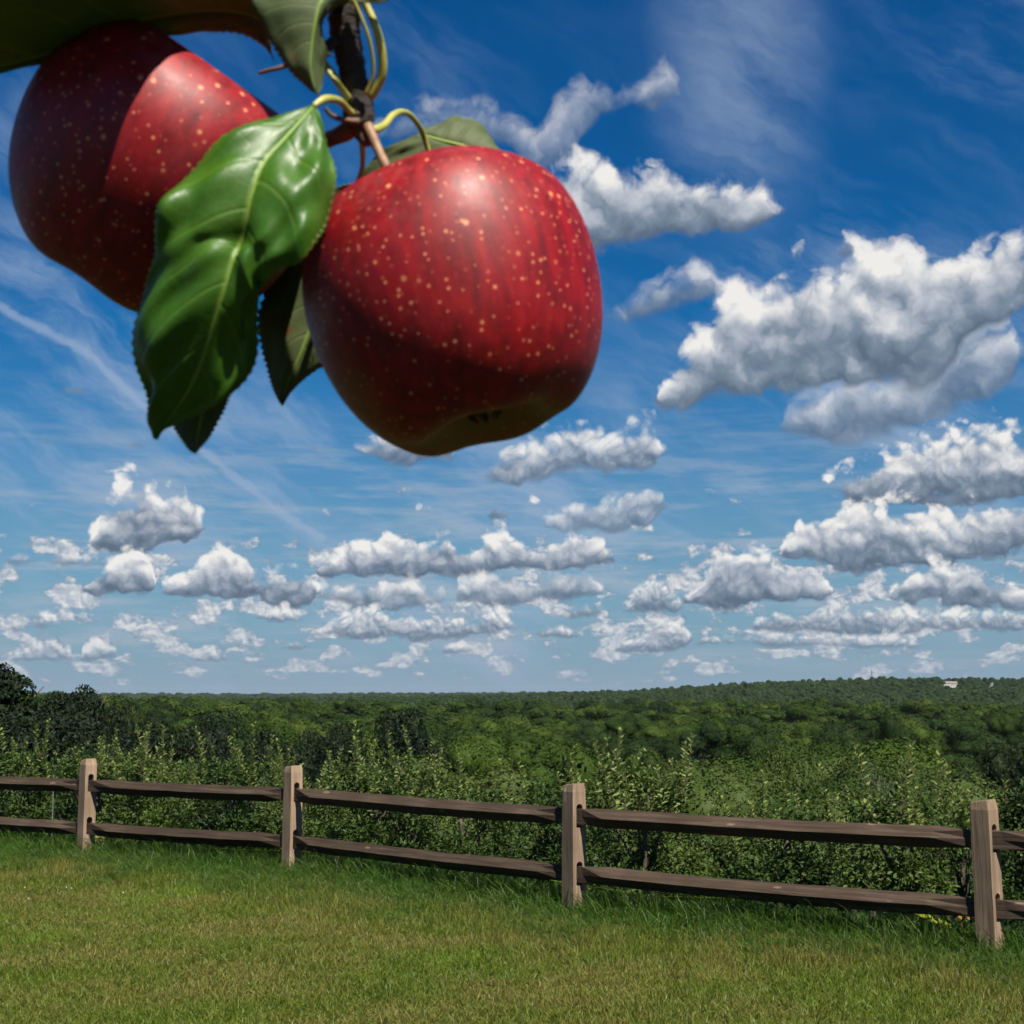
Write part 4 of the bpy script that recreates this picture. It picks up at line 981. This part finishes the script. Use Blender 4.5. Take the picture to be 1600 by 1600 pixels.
leaf([((345, 505, 0), (352, 503, 0), (362, 505, 0)), ((305, 560, 1), (338, 560, -1), (374, 560, 1)), ((275, 625, 2), (322, 622, -1), (362, 608, 2)),
      ((268, 660, 2), (313, 657, -1), (350, 640, 2)), ((284, 688, 1), (308, 686, 0), (329, 681, 1)), ((297, 704, 0), (305, 704, 0), (311, 702, 0)), ((304, 708, 0), (305, 709, 0), (306, 708, 0))],
     .404, 'under', .05, 60, 24, 2, .0004, .0008, None, 'dark leaf tip showing below the glossy leaf')
leaf([((556, 284, -6), (560, 283, -6), (564, 285, -6)), ((515, 300, -3), (545, 312, -3), (572, 328, -2)), ((470, 360, 0), (525, 370, -2), (590, 400, 2)), ((428, 420, 2), (508, 430, -2), (602, 450, 3)),
      ((404, 490, 3), (490, 495, -2), (585, 512, 4)), ((411, 545, 3), (472, 545, -2), (532, 554, 3)), ((421, 590, 2), (453, 590, -1), (482, 587, 2)), ((432, 620, 1), (443, 618, 0), (455, 613, 1)), ((440, 633, 0), (441, 634, 0), (443, 633, 0))],
     .452, 'under', .05, 80, 28, 3, .0005, .0009, [(558, 285, .446, 4), (566, 262, .44, 4), (566, 225, .428, 5), (562, 196, .418, 6)], 'shaded leaf behind the left side of the front apple')
leaf([((655, 204, 0), (655, 209, 0), (645, 212, 0)), ((692, 189, 6), (690, 219, -2), (588, 243, 2)), ((732, 186, 9), (730, 229, -3), (557, 300, 4)), ((766, 222, 8), (770, 245, -3), (600, 360, 6)), ((792, 262, 5), (800, 276, -2), (720, 380, 4)), ((830, 318, 0), (831, 320, 0), (829, 322, 0))],
     .475, 'under', .05, 70, 28, 4, .0006, .0009, [(672, 245, .472, 4), (660, 207, .468, 4.5), (645, 184, .455, 4.5), (630, 175, .44, 5), (614, 180, .43, 5.5), (600, 196, .422, 6), (583, 204, .416, 7)], 'leaf standing up behind the top of the front apple')
leaf([((540, -32, 6), (542, -30, 6), (545, -28, 6)), ((440, -62, 4), (520, -24, 2), (549, 1, 3)), ((386, -28, 2), (501, 2, -1), (516, 17, 3)), ((394, 6, 1), (493, 32, -2), (501, 39, 5)), ((420, 60, 1), (488, 66, -2), (507, 72, 7)),
      ((448, 105, 1), (486, 101, -2), (508, 105, 7)), ((481, 137, 1), (491, 131, -1), (503, 131, 3)), ((496, 148, 0), (497, 149, 0), (498, 148, 0))],
     .400, 'under', .04, 70, 26, 5, .0005, .0008, [(541, -30, .406, 5), (556, -22, .408, 5.5), (572, 8, .409, 6), (588, 45, .409, 6.5), (597, 85, .411, 7), (596, 120, .413, 7.5), (578, 152, .415, 8.5)], 'pale leaf folded over at the top beside the spur')
leaf([((416, 25, 2), (422, 62, 4), (429, 97, 8)), ((396, -50, -14), (398, 27, 0), (411, 74, 6)), ((338, -80, -30), (337, 17, -4), (354, 48, 4)), ((215, -100, -62), (270, 24, -8), (283, 48, 4)), ((105, -90, -66), (169, 49, -10), (176, 56, -4)), ((70, -60, -56), (104, 78, -12), (107, 83, -8)),
      ((-48, 10, -45), (-2, 105, -12), (0, 109, -8)), ((-90, 80, -20), (-70, 112, -10), (-68, 116, -8)), ((-112, 112, -6), (-111, 113, -6), (-110, 114, -6))],
     .425, 'under', .03, 90, 28, 6, .0006, .0010, [(424, 60, .408, 5), (450, 40, .414, 5), (500, 90, .42, 5), (545, 150, .42, 6)], 'large dark leaf seen from below over the shaded apple')
leaf([((610, -60, 0), (612, -58, 0), (614, -56, 0)), ((570, -55, 1), (592, -35, 0), (622, -22, 1)), ((548, -28, 1), (574, -14, 0), (602, 3, 1)), ((548, -4, 0), (556, 0, 0), (566, 4, 0)), ((546, 5, 0), (547, 6, 0), (548, 6, 0))],
     .402, 'under', .03, 40, 18, 7, .0003, .0006, None, 'tip of a leaf reaching in from above the frame')
# --- the spur itself: scarred dark wood with a bud, knuckles at the foot
m, N, b = material('spur_bark'); n1 = N.noise(coord(N), 170, 5, .7, dim='3D'); n2 = N.noise(coord(N), 90, 2, .5, dim='3D')
c = N.ramp(n1, [(.3, (.008, .006, .005)), (.6, (.030, .021, .016)), (.78, (.07, .05, .035))]); c = N.mix(N.ss(n2, .66, .74, 0, .8), c, (.30, .23, .15, 1))
N.l.new(c, b.inputs['Base Color']); b.inputs['Roughness'].default_value = .85; bump(N, b, n1, .9, .0015); M['spur'] = m
m, N, b = material('spur_young'); n1 = N.noise(coord(N), 160, 4, .6, dim='3D')
N.l.new(N.ramp(n1, [(.3, (.05, .028, .015)), (.7, (.14, .08, .045))]), b.inputs['Base Color']); b.inputs['Roughness'].default_value = .7; bump(N, b, n1, .6, .0008); M['spur2'] = m
world_tube('twig', [(575, -620, .40), (556, -330, .405), (545, -120, .41), (541, -20, .412), (538, 40, .413), (546, 90, .414), (556, 140, .415), (562, 185, .416), (566, 205, .417)], [38, 32, 26, 25, 25, 22, 21, 24, 15], M['spur'], branch, 110, 16, .05, 4)
world_tube('bud', [(533, 62, .413), (518, 68, .410), (511, 80, .408), (516, 87, .407)], [12, 10, 7, 2], M['spur'], branch, 16, 10, .04, 5)
world_tube('knuckle', [(552, 168, .414), (560, 186, .415), (566, 204, .4165), (574, 224, .414)], [14, 19, 17, 8], M['spur2'], branch, 20, 12, .03, 6)
world_tube('knuckle', [(562, 188, .416), (542, 205, .418), (520, 216, .421), (505, 226, .424)], [17, 15, 12, 9], M['spur2'], branch, 18, 12, .03, 7)
world_tube('side_shoot', [(560, 190, .412), (540, 188, .410), (518, 180, .408), (508, 168, .407)], [6, 5, 4, 3], M['spur2'], branch, 14, 8, .02, 8)
world_tube('side_shoot', [(545, 155, .412), (528, 132, .410), (512, 110, .410), (505, 98, .411)], [6, 5, 4.5, 4], M['petiole'], branch, 14, 8, .0, 9)
world_tube('side_shoot', [(572, 148, .410), (583, 112, .408), (578, 66, .405), (562, 22, .402), (548, -8, .400)], [3.5, 3.2, 3, 3, 3], M['petiole'], branch, 20, 8, .0, 10)
world_tube('side_shoot', [(448, 103, .428), (428, 108, .428), (405, 114, .43)], [4, 3.5, 3], M['spur2'], branch, 10, 8, .0, 12)

# ---------------------------------------------------------------- the summer air
hz = mesh_np('haze', *box(-9000, 9000, -60, 11500, -60, 70))
m = bpy.data.materials.new('summer_air'); m.use_nodes = True; t = m.node_tree; t.nodes.clear()
vo = t.nodes.new('ShaderNodeVolumePrincipled'); vo.inputs['Color'].default_value = (.80, .88, 1, 1); vo.inputs['Density'].default_value = 1.7e-5
vo.inputs['Anisotropy'].default_value = .2
t.links.new(vo.outputs[0], t.nodes.new('ShaderNodeOutputMaterial').inputs['Volume'])
hz.materials.append(m); o = obj('haze', hz); tag(o, 'thin bluish summer haze over the valley', 'haze', kind='stuff')
sc.cycles.volume_bounces = 0
